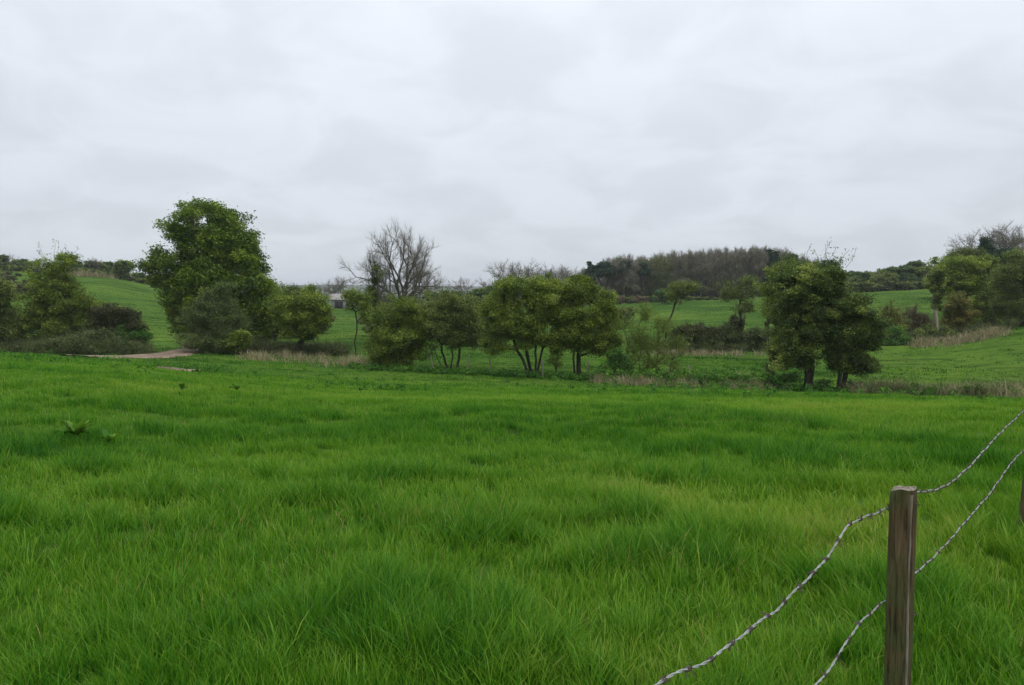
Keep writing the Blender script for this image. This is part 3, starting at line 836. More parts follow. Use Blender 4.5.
tree('hedge_tree', 'large dark tree cut off by the right edge of the photo', 'tree', 72, [(1022, 300, 1020), (1016, 305, 1012)],
     [(1020, 262, 16, 14), (1010, 280, 16, 16), (1028, 285, 20, 20), (1014, 300, 17, 16), (1030, 312, 18, 12), (1040, 270, 16, 16)],
     'olive', clumps=520, per=80, csize=.55, lsize=.09, seed=46, r_base=.3, kind='both', twig=(4, .5, .012), shell=.35)
tree('conifer_tree', 'small dark conifer below the bare skyline trees on the right', 'tree', 118, [(986, 250, 986)],
     [(986, 240, 2.5, 4), (986, 248, 5, 5), (986, 257, 8, 6)], 'conifer', clumps=140, per=70, csize=.6, lsize=.15, seed=47)
tree('holly_bush', 'dark evergreen bush right of the small conifer', 'bush', 120, [(1001, 262, 1001)],
     [(1001, 256, 9, 7), (1010, 262, 8, 6)], 'conifer', clumps=110, per=80, csize=.7, lsize=.17, seed=48)
tree('brown_tree', 'olive-brown tree on the slope left of the small conifer', 'tree', 112, [(966, 268, 966)],
     [(962, 256, 12, 7), (974, 256, 10, 8), (950, 262, 9, 6)], 'olive', clumps=190, per=45, csize=.75, lsize=.14, seed=49, kind='both', twig=(12, .9, .016), shell=.2)

# ---- prototypes for the far trees, each modelled once at about true size
print('far')


def proto_bare(seed, name, Hm, Wm, mat='wood', bark='barkgrey', tw=(3, .8, .02), lo=.35, leafy=0, limbs=5, levels=4, r0=.2):
    g = np.random.default_rng(seed)
    T = empty(name, (0, 0, 0), 'x', 'tree')
    A, par, R = grown(g, Hm, Wm, fork=lo, r0=r0, limbs=limbs, levels=levels)
    R = np.maximum(R, tw[2] * 1.3)
    V, q = skin(A, par, R); mesh_np('trunk', V, [q], M[bark], parent=T)
    small = np.where((R < .05) & (A[:, 2] > lo * Hm * .9))[0]; idx = np.repeat(small, tw[0]); n = len(idx)
    D = g.standard_normal((n, 3)) * .6; D[:, 2] += .6
    parts = [slivers(A[idx], D, tw[1] * (.4 + .9 * g.random(n)), np.full(n, tw[2]), np.clip(g.normal(.45, .25, n), 0, 1), g)]
    if leafy:
        idx = g.choice(small, leafy); n = len(idx)
        parts.append(leaves(A[idx] + g.normal(0, .45, (n, 3)), .13 * (.5 + g.random(n)), np.clip(g.normal(.5, .25, n), 0, 1), g, .4))
    off = 0; Vs, qs, ts = [], [], []
    for V, q, t in parts: Vs.append(V); qs.append(q + off); ts.append(t); off += len(V)
    mesh_np('crown', np.concatenate(Vs), qs, M[mat], {'tint': np.concatenate(ts)}, parent=T)
    T['H'] = Hm
    return T


def proto_leafy(seed, name, Hm, Wm, mat, clumps=190, per=60, cs=.6, ls=.16, conic=False, low=.22, pine=False):
    g = np.random.default_rng(seed)
    T = empty(name, (0, 0, 0), 'x', 'tree'); L = []
    for k in range(8):
        a = g.random() * 2 * PI; f = k / 7
        if conic:
            L.append((0, 0, Hm * (low + (1 - low) * f * .93), Wm * .5 * (1 - f * .85), Wm * .5 * (1 - f * .85), Hm * .07))
        elif pine:
            rr = Wm * .3 * g.random() ** .5
            L.append((rr * math.cos(a), rr * math.sin(a), Hm * (.62 + .3 * g.random()), Wm * .22, Wm * .22, Hm * .07))
        else:
            rr = Wm * .3 * g.random() ** .5
            L.append((rr * math.cos(a), rr * math.sin(a), Hm * (low + .15 + .48 * g.random()), Wm * .27, Wm * .27, Hm * .19))
    C = lobe_points(L, clumps, g, .4); C[:, 2] = np.clip(C[:, 2], .3, Hm)
    A, par, R, tips = skeleton([[np.array([0, 0, -.2]), np.array([.05, 0, Hm * .25]), np.array([0, 0, Hm * (.85 if conic else .5)])]], C, g, r_base=.2, r_tip=.02, step=.8)
    V, q = skin(A, par, R); mesh_np('trunk', V, [q], M['bark'], parent=T)
    cnt = (per * (.5 + g.random(clumps))).astype(int); idx = np.repeat(np.arange(clumps), cnt); n = len(idx)
    d = g.standard_normal((n, 3)); d /= np.linalg.norm(d, axis=1)[:, None]
    P = C[idx] + d * (g.random(n) ** .5 * cs)[:, None] * np.array([1, 1, .6]); P[:, 2] = np.maximum(P[:, 2], .05)
    ct = g.normal(.5, .22, clumps)
    V, q, t = leaves(P, ls * (.6 + .8 * g.random(n)), np.clip(ct[idx] + g.normal(0, .1, n), 0, 1), g, .5)
    mesh_np('crown', V, [q], M[mat], {'tint': t}, parent=T)
    T['H'] = Hm
    return T


used = set()


def far(proto, u, Y, vtop, label, group=None, wf=1.0, zoff=0.0):
    x = xat(u, Y); z = float(ht(x, Y)); top = px(u, vtop, Y)[2]
    s = max(.12, (top - z) / proto['H']); sx = s * wf
    loc = (x, Y, z - .1 + zoff); rz = rng.random() * 6.28
    if proto.name not in used:
        used.add(proto.name)
        proto.location = tuple(float(a) for a in loc); proto.rotation_euler = (0, 0, rz); proto.scale = (sx, sx, s)
        proto['label'] = label
        if group: proto['group'] = group
        return proto
    return copy_tree(proto, loc, rz, (sx, sx, s), label, group)


BW = [proto_bare(101, 'woodland_tree', 13, 8, 'wood', tw=(7, 1.0, .024), lo=.30, limbs=4, leafy=900, r0=.17),
      proto_bare(102, 'woodland_tree', 13, 7, 'wood', tw=(7, 1.0, .024), lo=.34, limbs=4, leafy=500, r0=.15),
      proto_bare(103, 'woodland_tree', 13, 7.5, 'woodgreen', tw=(5, 1.0, .024), lo=.28, limbs=4, leafy=3500, r0=.15)]
BS = [proto_bare(104, 'bare_tree', 11, 10, 'wood', tw=(3, .8, .014), lo=.30, limbs=6, levels=4, r0=.2),
      proto_bare(105, 'bare_tree', 11, 9, 'wood', tw=(3, .8, .014), lo=.36, limbs=5, levels=4, r0=.18)]
CO = [proto_leafy(106, 'conifer_tree', 13, 5.5, 'conifer', conic=True, clumps=240, ls=.2), proto_leafy(107, 'pine_tree', 14, 7, 'conifer', pine=True, clumps=200, ls=.2)]
GR = [proto_leafy(108, 'hedgerow_tree', 7, 7, 'skyline', clumps=220, low=.05), proto_leafy(109, 'hedgerow_tree', 7, 6, 'olive', clumps=200, low=.05),
      proto_leafy(110, 'hedgerow_tree', 7, 7.5, 'green', clumps=200, low=.05)]
BR = proto_leafy(111, 'hedge_shrub', 3, 4, 'brown', clumps=110, low=.0, per=55, cs=.45)
UN = proto_leafy(113, 'understorey_shrub', 5, 5, 'woodgreen', clumps=150, low=.0, per=55, cs=.6, ls=.13)
DK = proto_leafy(112, 'hedge_shrub', 3, 4.5, 'olive', clumps=110, low=.0, per=60, cs=.45)

WL = 'tall bare brown woodland tree on the skyline behind the far field'


def wood_top(u):
    return float(np.interp(u, [570, 600, 640, 680, 705, 730, 755, 775, 800, 822], [262, 258, 257, 253, 251, 249, 247, 249, 256, 264]))


for row, Y in enumerate((196, 208, 222, 236)):
    u = 612 + row * 3 if row < 2 else 598 + row * 3
    while u < 822:
        # the wood opens into sky beside the pines on its left and near u=718
        gap = row < 2 and 711 < u < 719
        if not gap:
            vt = wood_top(u) + rng.normal(.2, 1.6) + (1.5 if row == 0 else 0)
            k = 2 if (640 < u < 668 and row < 2) or rng.random() < .18 else int(rng.random() < .5)
            far(BW[k], u + rng.normal(0, 1), Y + rng.normal(0, 2), vt, WL, 'bare trees of the wood on the skyline', wf=.85 + .3 * rng.random())
        u += 9.5 + rng.random() * 3
for u, v, k, lab in ((589, 262, 0, 'pointed dark conifer at the left end of the skyline wood'),
                     (600, 257, 1, 'dark pine with bare lower trunk at the left end of the skyline wood'),
                     (607, 257, 1, 'dark pine whose crown joins the brown wood to its right'),
                     (626, 256, 1, 'dark pine standing above the brown wood near its left end'),
                     (641, 258, 1, 'second dark pine standing above the brown wood'),
                     (768, 250, 0, 'dark conifer at the right end of the skyline wood'),
                     (775, 252, 0, 'broad dark conifer beside the last of the skyline wood'),
                     (792, 250, 1, 'dark pine peeping over the pale yellow-green tree')):
    far(CO[k], u, 192 + rng.random() * 4, v, lab, wf=1.35 if k == 0 else 1.0)
for u, v, Y in ((509, 259, 205), (519, 258, 208), (533, 264, 212), (543, 266, 210), (556, 262, 208), (563, 264, 215), (573, 267, 205), (549, 268, 214)):
    far(BS[int(rng.random() < .5)], u, Y, v, 'thin leafless tree showing above the twin hawthorns', 'leafless trees above the twin hawthorns', wf=1.0)
far(BW[0], 580, 200, 268, 'low brown tree left of the pointed conifer', None, wf=1.2)
for u in range(612, 662, 8):
    far(DK if rng.random() < .65 else BR, u, 176 + rng.normal(0, 1), 293 + rng.normal(0, 1), 'low shrub of the hedge under the skyline wood', 'low hedge under the skyline wood', wf=1.1)
far(GR[2], 662, 160, 285, 'round bright green bush at the top of the far field', None, wf=.95)
for Y, n0, n1 in ((204, 604, 800), (216, 612, 802), (232, 596, 804), (246, 590, 806)):
    u = n0 + rng.random() * 6
    while u < n1:
        if not (712 < u < 721 and Y < 230):
            far(UN, u, Y + rng.normal(0, 1.5), float(rng.normal(279 if Y < 230 else 272, 3.5)), 'dull shrub of the undergrowth inside the skyline wood', 'undergrowth of the skyline wood', wf=1.15)
        u += 10 + rng.random() * 4
for u in np.arange(690, 800, 9):
    far(DK, u, 184 + rng.normal(0, 1), 296 + rng.normal(0, 1.2), 'low dark shrub at the foot of the brown wood', 'shrubs at the foot of the brown wood', wf=1.4)
# skyline hedge on the right
for row in (0, 1):
    u = 806 + 5 * row
    while u < 948:
        vt = float(np.interp(u, [806, 860, 900, 920, 948], [268, 267, 262, 259, 256])) + rng.normal(0, 1.6)
        far(GR[0] if rng.random() < .7 else GR[1], u, 172 + 8 * row + rng.normal(0, 1), vt, 'green tree in the skyline hedge above the right hand field', 'trees of the right skyline hedge', wf=1.05)
        u += 10 + rng.random() * 3
for u in np.arange(800, 950, 8):
    far(DK, u, 169 + rng.normal(0, 1), 279 + rng.normal(0, 1.5), 'low dark shrub under the right skyline hedge', 'shrubs under the right skyline hedge', wf=1.4)
# bare skyline trees, right
for u, v, lab in ((977, 229, 'bare skyline tree left of the tallest one at far right'), (991, 224, 'bare skyline tree directly above the small conifer'),
                  (1006, 221, 'tallest bare skyline tree on the right slope'), (1018, 223, 'bare skyline tree nearest the right edge'), (1034, 226, 'bare skyline tree beyond the right edge')):
    far(BS[int(rng.random() < .5)], u, 128 + rng.normal(0, 2), v, lab, 'bare skyline trees on the right slope', wf=.95)
for u in np.arange(940, 1040, 11):
    far(GR[1], u, 122 + rng.normal(0, 2), float(np.interp(u, [940, 980, 1040], [260, 254, 248])) + rng.normal(0, 1.5), 'olive tree on the slope beneath the bare skyline trees', 'olive trees on the right slope', wf=1.0)
# left skyline
for u, v, p in ((-14, 250, 0), (-4, 252, 1), (4, 251, 0), (11, 253, 2), (19, 255, 1), (27, 256, 0), (35, 257, 1), (70, 255, 0), (77, 257, 1), (84, 260, 1), (90, 257, 0), (96, 256, 2), (101, 256, 1), (107, 260, 0), (113, 258, 0),
                (119, 262, 1), (131, 265, 2), (137, 269, 1), (143, 270, 0), (149, 272, 1), (155, 276, 0)):
    far((GR[0], GR[1], BS[0])[p], u, 205 + rng.normal(0, 4), v, 'small tree on the left hand skyline', 'trees on the left skyline', wf=1.15)
far(CO[1], 123, 172, 258, 'dark round-topped tree standing alone at the top of the left hand field', None, wf=.8) if False else None
tree('holly_tree', 'dark round tree standing alone at the top of the left hand field', 'tree', 168, [(122, 272, 122)],
     [(124, 266, 7, 6), (119, 270, 6, 5), (124, 273, 5, 4)], 'ivy', clumps=140, per=90, csize=.7, lsize=.2, seed=50)
for u in np.arange(-6, 176, 6.5):
    vt = float(np.interp(u, [0, 60, 100, 130, 165], [263, 266, 268, 274, 283])) + rng.normal(0, .8)
    far(DK if rng.random() < .7 else BR, u, 176 + rng.normal(0, 1.2), vt, 'low shrub in the hedge along the top of the left hand field', 'hedge along the left hand field', wf=1.3)
for u in np.arange(-16, 44, 6):
    for Y, v in ((120, 276), (150, 266), (135, 270)):
        far(UN, u + rng.normal(0, 2), Y, v + rng.normal(0, 2) + .25 * max(0, u), 'grey-brown thicket bush on the slope beyond the far left tree', 'thicket beyond the far left tree', wf=1.0)
# middle distance between the hedge trees
for u, v, Y, p in ((285, 292, 120, 1), (300, 293, 125, 0), (318, 292, 125, 1), (371, 296, 120, 1), (392, 292, 122, 0), (412, 288, 140, 1), (428, 286, 150, 0), (440, 285, 170, 1), (454, 286, 160, 0), (468, 287, 165, 1),
                   (476, 284, 150, 0), (487, 279, 150, 1), (497, 279, 150, 0), (625, 300, 110, 1)):
    far(GR[p], u, Y, v, 'dull green tree in the middle distance seen through the hedge line', 'middle distance trees behind the hedge line', wf=1.1)
for u, v, lab in ((463, 276, 'tiny leafless tree in the gap right of the tall bare tree'), (490, 276, 'leafless tree top left of the twin hawthorns'),
                  (340, 275, 'leafless tree behind the grey shed'), (332, 279, 'smaller leafless tree left of the one behind the shed'), (420, 262, 'leafless tree hidden behind the tall bare tree')):
    far(BS[int(rng.random() < .5)], u, 190, v, lab, None, wf=1.1)

for u in np.arange(376, 508, 7.5):
    far(GR[1] if rng.random() < .6 else UN, u, 84 + rng.normal(0, 3), float(np.interp(u, [376, 440, 470, 508], [300, 296, 300, 296])) + rng.normal(0, 3), 'bushy tree of the second hedge seen between the nearer hawthorns',
        'second hedge behind the hawthorns', wf=1.0)
for u in np.arange(262, 322, 8):
    far(UN, u, 88 + rng.normal(0, 3), (300 if u < 320 else 318) + rng.normal(0, 3), 'bushy tree behind the leaning bush', 'second hedge behind the leaning bush', wf=1.0)
# ------------------------------------------------------------------ scrub and weeds (uncountable)
def scatter_stuff(name, label, cat, mat, spots, per, cs, ls, seed, twigs=0):
    """spots (x, y, z above ground, radius)"""
    g = np.random.default_rng(seed); S = np.array(spots)
    idx = np.repeat(np.arange(len(S)), per); n = len(idx)
    d = g.standard_normal((n, 3)); d /= np.linalg.norm(d, axis=1)[:, None]
    P = np.stack([S[idx, 0], S[idx, 1], ht(S[idx, 0], S[idx, 1]) + S[idx, 2]], -1) + d * (g.random(n) ** .5 * cs * S[idx, 3])[:, None] * np.array([1, 1, .7])
    gz = ht(P[:, 0], P[:, 1]); P[:, 2] = np.maximum(P[:, 2], gz + .02)
    ct = g.normal(.5, .2, len(S))
    V, q, t = leaves(P, ls * (.6 + .8 * g.random(n)), np.clip(ct[idx] + g.normal(0, .12, n), 0, 1), g, .6)
    Vs, qs, ts = [V], [q], [t]
    if twigs:
        k = np.repeat(np.arange(len(S)), twigs); m = len(k)
        C = np.stack([S[k, 0] + g.normal(0, .3, m), S[k, 1] + g.normal(0, .3, m), np.zeros(m)], -1); C[:, 2] = ht(C[:, 0], C[:, 1]) + S[k, 2] * g.random(m)
        D = g.standard_normal((m, 3)); D[:, 2] = abs(D[:, 2]) + .5
        V2, q2, t2 = slivers(C, D, .4 + .7 * g.random(m), np.full(m, .014), np.clip(g.normal(.8, .2, m), 0, 1), g)
        Vs.append(V2); qs.append(q2 + len(V)); ts.append(t2)
    return tag(mesh_np(name, np.concatenate(Vs), qs, M[mat], {'tint': np.concatenate(ts)}), label, cat, kind='stuff')


sp = []
for _ in range(760):
    u = rng.uniform(-30, 143); Y = rng.uniform(54.5, 60.5); x_ = xat(u, Y)
    env = float(np.interp(u, [-30, 30, 60, 100, 125, 143], [1.0, .9, 1.9, 2.0, 1.5, .3])) * (.45 + 1.1 * float(fbm(x_ / 2.2, Y / 2.2, 93, 2)))
    sp.append((x_, Y, rng.random() ** .8 * env * (.4 + .6 * (Y - 54.5) / 6), .7 + .7 * rng.random()))
scatter_stuff('bramble_scrub', 'tangled brown-green brambles below the left hedge trees', 'brambles', 'bramble', sp, 75, .48, .07, 61, twigs=14)
sp = []
for _ in range(330):
    u = rng.uniform(245, 345); Y = rng.uniform(58, 62); sp.append((xat(u, Y), Y, rng.random() * .6, .9))
for _ in range(120):
    u = rng.uniform(860, 1040); Y = rng.uniform(39.0, 40.8) - (u - 860) * .015; sp.append((xat(u, Y), Y, rng.random() * .25, .7))
for _ in range(260):
    u = rng.uniform(655, 780); Y = rng.uniform(64, 68); sp.append((xat(u, Y), Y, rng.random() * .7, .9))
for _ in range(300):
    u = rng.uniform(880, 1015); Y = rng.uniform(68, 73) + (u - 880) * .01; sp.append((xat(u, Y), Y, rng.random() * .8, .9))
scatter_stuff('hedge_bottom_scrub', 'low brown scrub filling the bottoms of the hedges', 'scrub', 'bramble', sp, 55, .42, .06, 62, twigs=10)
sp = []
for _ in range(300):
    u = rng.uniform(590, 790); Y = float(np.interp(u, [590, 790], [44.6, 42.2])) + rng.normal(0, .7); sp.append((xat(u, Y), Y, rng.random() ** 1.5 * .75, .8))
for _ in range(200):
    u = rng.uniform(860, 1030); Y = float(np.interp(u, [860, 1030], [40.6, 37.6])) + rng.normal(0, .6); sp.append((xat(u, Y), Y, rng.random() ** 1.5 * .5, .7))
for _ in range(560):
    u = rng.uniform(350, 860); Y = float(np.interp(u, [350, 450, 550, 690, 860], [49, 47.5, 45.5, 44, 41.5])) + rng.normal(0, .5)
    sp.append((xat(u, Y), Y, rng.random() * .22, .75))
scatter_stuff('hedge_bottom_weeds', 'dark green nettles along the foot of the hedge line', 'nettles', 'weed', sp, 60, .38, .06, 63)
sp = []
for _ in range(420):
    Y = rng.uniform(20, 44); u = rng.uniform(-60, 1000)
    if fbm(np.array(xat(u, Y) / 4), np.array(Y / 4), 91, 2) < .50: continue
    sp.append((xat(u, Y), Y, .14 + rng.random() * .14, .35 + .5 * rng.random()))
for _ in range(60):
    u = rng.normal(190, 24); Y = rng.normal(34.5, 1.2); sp.append((xat(u, Y), Y, .25, .8))
scatter_stuff('meadow_weeds', 'scattered leafy weeds growing in the far half of the meadow', 'weeds', 'weed', sp, 34, .28, .036, 64)


# dock plants with broad leaves
def dock(u, Y, label, seed, size=1.0, n=14):
    g = np.random.default_rng(seed); x = xat(u, Y); z = float(ht(x, Y)) + .08
    T = empty('dock_plant', (x, Y, z), label, 'weed', 'dock plants in the meadow')
    for k in range(n):
        a = g.random() * 2 * PI; Lh = size * (.22 + .2 * g.random()); W = Lh * .27; tilt = .35 + .75 * g.random()
        V = []; Q = []
        for i in range(7):
            s = i / 6; w = W * math.sin(PI * min(1, .12 + s * .88)) ** .8 if i < 6 else .002
            r = Lh * s * math.sin(tilt * (.6 + .7 * s)); zz = Lh * s * math.cos(tilt * (.6 + .7 * s))
            wav = .012 * math.sin(i * 2.1 + k)
            for sd, dz in ((-1, .02), (0, 0), (1, .02)):
                V.append((r * math.cos(a) - sd * w * math.sin(a), r * math.sin(a) + sd * w * math.cos(a), zz + dz * abs(sd) + wav * sd))
            if i:
                b = 3 * i; Q += [(b - 3, b - 2, b + 1, b), (b - 2, b - 1, b + 2, b + 1)]
        mesh_np('leaf', np.array(V), [np.array(Q)], M['weed'], {'tint': np.full(len(V), .5 + .5 * g.random())}, parent=T, smooth=True)
    return T


dock(72, 8.1, 'broad-leaved dock plant in the left of the meadow, the nearest one', 71, .52, 24)
dock(104, 7.8, 'smaller pale dock plant just right of the nearest one', 72, .38, 9)
dock(180, 14.2, 'small dock plant alone beyond the nearest pair', 73, .38, 12)
dock(235, 15.0, 'small dock plant farthest to the right in the left meadow', 74, .38, 12)

# ------------------------------------------------------------------ hedge line stakes
M['stake'] = noise_mat('grey_stake_wood', [(.3, (.10, .09, .07)), (.7, (.22, .20, .16))], scale=8, stretch=(1, 1, .2))
stk = None
for u, Y, lab in ((433, 47.5, 'thin grey stake left of the leaning hawthorn stems'), (467, 47, 'thin grey stake in the open gap of the hedge line'),
                  (491, 46.5, 'thin grey stake under the left side of the broad hawthorn'), (543, 45.4, 'thin grey stake right of the fan of stems'),
                  (587, 45.2, 'thin grey stake right of the two straight stems'), (690, 43.5, 'thin grey stake in the dead grass')):
    x = xat(u, Y); z = float(ht(x, Y)); h = 1.05
    t = np.arange(8) / 8 * 2 * PI
    V = []
    for k, zz in enumerate((-.2, .35, .7, h, h + .03)):
        r = .045 * (1 if k < 4 else .6)
        V += [(math.cos(a) * r * (1 + .1 * math.sin(3 * a + k)) + .02 * k, math.sin(a) * r, zz) for a in t]
    Q = [(k * 8 + i, k * 8 + (i + 1) % 8, (k + 1) * 8 + (i + 1) % 8, (k + 1) * 8 + i) for k in range(4) for i in range(8)]
    if stk is None:
        o = mesh_np('fence_stake', np.array(V), [np.array(Q), np.array([[32 + i for i in range(8)]])], M['stake']); stk = o
    else:
        o = stk.copy(); col.objects.link(o)
    o.location = (x, Y, z); o.rotation_euler = (rng.normal(0, .06), rng.normal(0, .06), rng.random() * 6)
    tag(o, lab, 'stake', 'thin stakes along the hedge line')


# ------------------------------------------------------------------ grey shed
def box(V, Q, x0, x1, y0, y1, z0, z1):
    b = len(V)
    V += [(x0, y0, z0), (x1, y0, z0), (x1, y1, z0), (x0, y1, z0), (x0, y0, z1), (x1, y0, z1), (x1, y1, z1), (x0, y1, z1)]
    Q += [tuple(b + i for i in f) for f in ((0, 1, 5, 4), (1, 2, 6, 5), (2, 3, 7, 6), (3, 0, 4, 7), (4, 5, 6, 7), (3, 2, 1, 0))]


M['shedwall'] = noise_mat('weathered_boards', [(.3, (.15, .145, .15)), (.7, (.30, .29, .29))], scale=2, stretch=(6, 6, .4))
M['shedroof'] = noise_mat('pale_sheet_roof', [(.3, (.20, .19, .18)), (.7, (.34, .32, .30))], scale=1.5)
M['dark'] = noise_mat('dark_opening', [(.3, (.02, .02, .02)), (.7, (.045, .04, .04))], scale=2)


def shed():
    Y = 168; x = xat(344, Y); z = float(ht(x, Y))
    T = empty('farm_shed', (x, Y, z), 'low grey farm shed with a pale roof seen left of the bare tree', 'shed')
    V, Q = [], []
    box(V, Q, -2.6, 2.6, 0, 5, -.3, 2.0)
    b = len(V); V += [(-2.6, 0, 2.0), (-2.6, 5, 2.0), (-2.6, 2.5, 3.1), (2.6, 0, 2.0), (2.6, 5, 2.0), (2.6, 2.5, 3.1)]
    mesh_np('wall', np.array(V, float), [np.array(Q), np.array([[b, b + 2, b + 1], [b + 3, b + 4, b + 5]])], M['shedwall'], parent=T)
    V, Q = [], []
    for s in (-1, 1):
        b = len(V); ya = 2.5 - s * 2.9
        for k, xx in enumerate(np.linspace(-2.9, 2.9, 47)):
            c = .03 * (k % 2)
            for dz in (0, .06): V += [(xx, 2.5, 3.14 + c + dz), (xx, ya, 1.88 + c + dz)]
        for k in range(46):
            o = b + 4 * k; Q += [(o, o + 4, o + 5, o + 1), (o + 2, o + 3, o + 7, o + 6), (o + 1, o + 5, o + 7, o + 3)]
    mesh_np('roof', np.array(V, float), [np.array(Q)], M['shedroof'], parent=T)
    V, Q = [], []; box(V, Q, -1.9, -.2, -.05, .02, 0.0, 1.5); mesh_np('doorway', np.array(V, float), [np.array(Q)], M['dark'], parent=T)
    V, Q = [], []; box(V, Q, .5, 1.9, -.05, .02, .6, 1.4); mesh_np('window', np.array(V, float), [np.array(Q)], M['dark'], parent=T)
    T.rotation_euler = (0, 0, .12)


shed()

# ------------------------------------------------------------------ fence
FD = np.array([.66, .75]); FD /= np.linalg.norm(FD); FN = np.array([-FD[1], FD[0]])
P1 = np.array([xat(910, 2.7), 2.7])
WP = P1 + FN * .052                                   # the wires run on the far face of the posts


def wood_material():
    m, nt, out = new_mat('weathered_post_wood')
    tc = N(nt, 'ShaderNodeTexCoord'); mp = N(nt, 'ShaderNodeMapping'); mp.inputs['Scale'].default_value = (75, 75, 5.5)
    nt.links.new(tc.outputs['Object'], mp.inputs['Vector'])
    n1 = N(nt, 'ShaderNodeTexNoise'); n1.inputs['Scale'].default_value = 1; n1.inputs['Distortion'].default_value = .6; n1.inputs['Detail'].default_value = 9; n1.inputs['Roughness'].default_value = .7
    nt.links.new(mp.outputs[0], n1.inputs['Vector'])
    c = ramp(nt, n1.outputs[0], [(.34, (.014, .010, .005)), (.44, (.060, .044, .018)), (.60, (.115, .086, .040)), (.76, (.25, .20, .125))])
    n2 = N(nt, 'ShaderNodeTexNoise'); n2.inputs['Scale'].default_value = 9; n2.inputs['Detail'].default_value = 5
    nt.links.new(tc.outputs['Object'], n2.inputs['Vector'])
    f = ramp(nt, n2.outputs[0], [(.42, (0, 0, 0)), (.62, (1, 1, 1))])
    mx = N(nt, 'ShaderNodeMix', data_type='RGBA'); nt.links.new(f, mx.inputs[0])
    nt.links.new(c, mx.inputs[6])
    c2 = ramp(nt, n1.outputs[0], [(.36, (.022, .026, .009)), (.45, (.050, .058, .020)), (.7, (.115, .120, .050))]); nt.links.new(c2, mx.inputs[7])
    n3 = N(nt, 'ShaderNodeTexNoise'); n3.inputs['Scale'].default_value = 3; n3.inputs['Detail'].default_value = 3
    nt.links.new(tc.outputs['Object'], n3.inputs['Vector'])
    c3 = ramp(nt, n1.outputs[0], [(.36, (.022, .014, .008)), (.45, (.066, .043, .023)), (.7, (.15, .100, .058))])
    f3 = ramp(nt, n3.outputs[0], [(.5, (0, 0, 0)), (.62, (1, 1, 1))])
    m2 = N(nt, 'ShaderNodeMix', data_type='RGBA'); nt.links.new(f3, m2.inputs[0]); nt.links.new(mx.outputs[2], m2.inputs[6]); nt.links.new(c3, m2.inputs[7])
    p = N(nt, 'ShaderNodeBsdfPrincipled'); p.inputs['Roughness'].default_value = .85; p.inputs['Specular IOR Level'].default_value = .2
    nt.links.new(m2.outputs[2], p.inputs['Base Color'])
    b = N(nt, 'ShaderNodeBump'); b.inputs['Strength'].default_value = 1; b.inputs['Distance'].default_value = .006
    nt.links.new(n1.outputs[0], b.inputs['Height']); nt.links.new(b.outputs[0], p.inputs['Normal'])
    nt.links.new(p.outputs[0], out.inputs['Surface'])
    return m


M['post'] = wood_material()
M['postpale'] = noise_mat('split_pale_wood', [(.3, (.10, .085, .06)), (.7, (.36, .32, .26))], scale=60, stretch=(1, 1, .08), bump=.6)
M['wire'] = noise_mat('galvanised_wire', [(.3, (.20, .205, .20)), (.6, (.32, .335, .33)), (.8, (.42, .43, .42))], scale=7, rough=.6, spec=.4, bump=.05)
M['rust'] = noise_mat('rusty_wire', [(.3, (.05, .038, .030)), (.7, (.14, .11, .09))], scale=50, rough=.7)


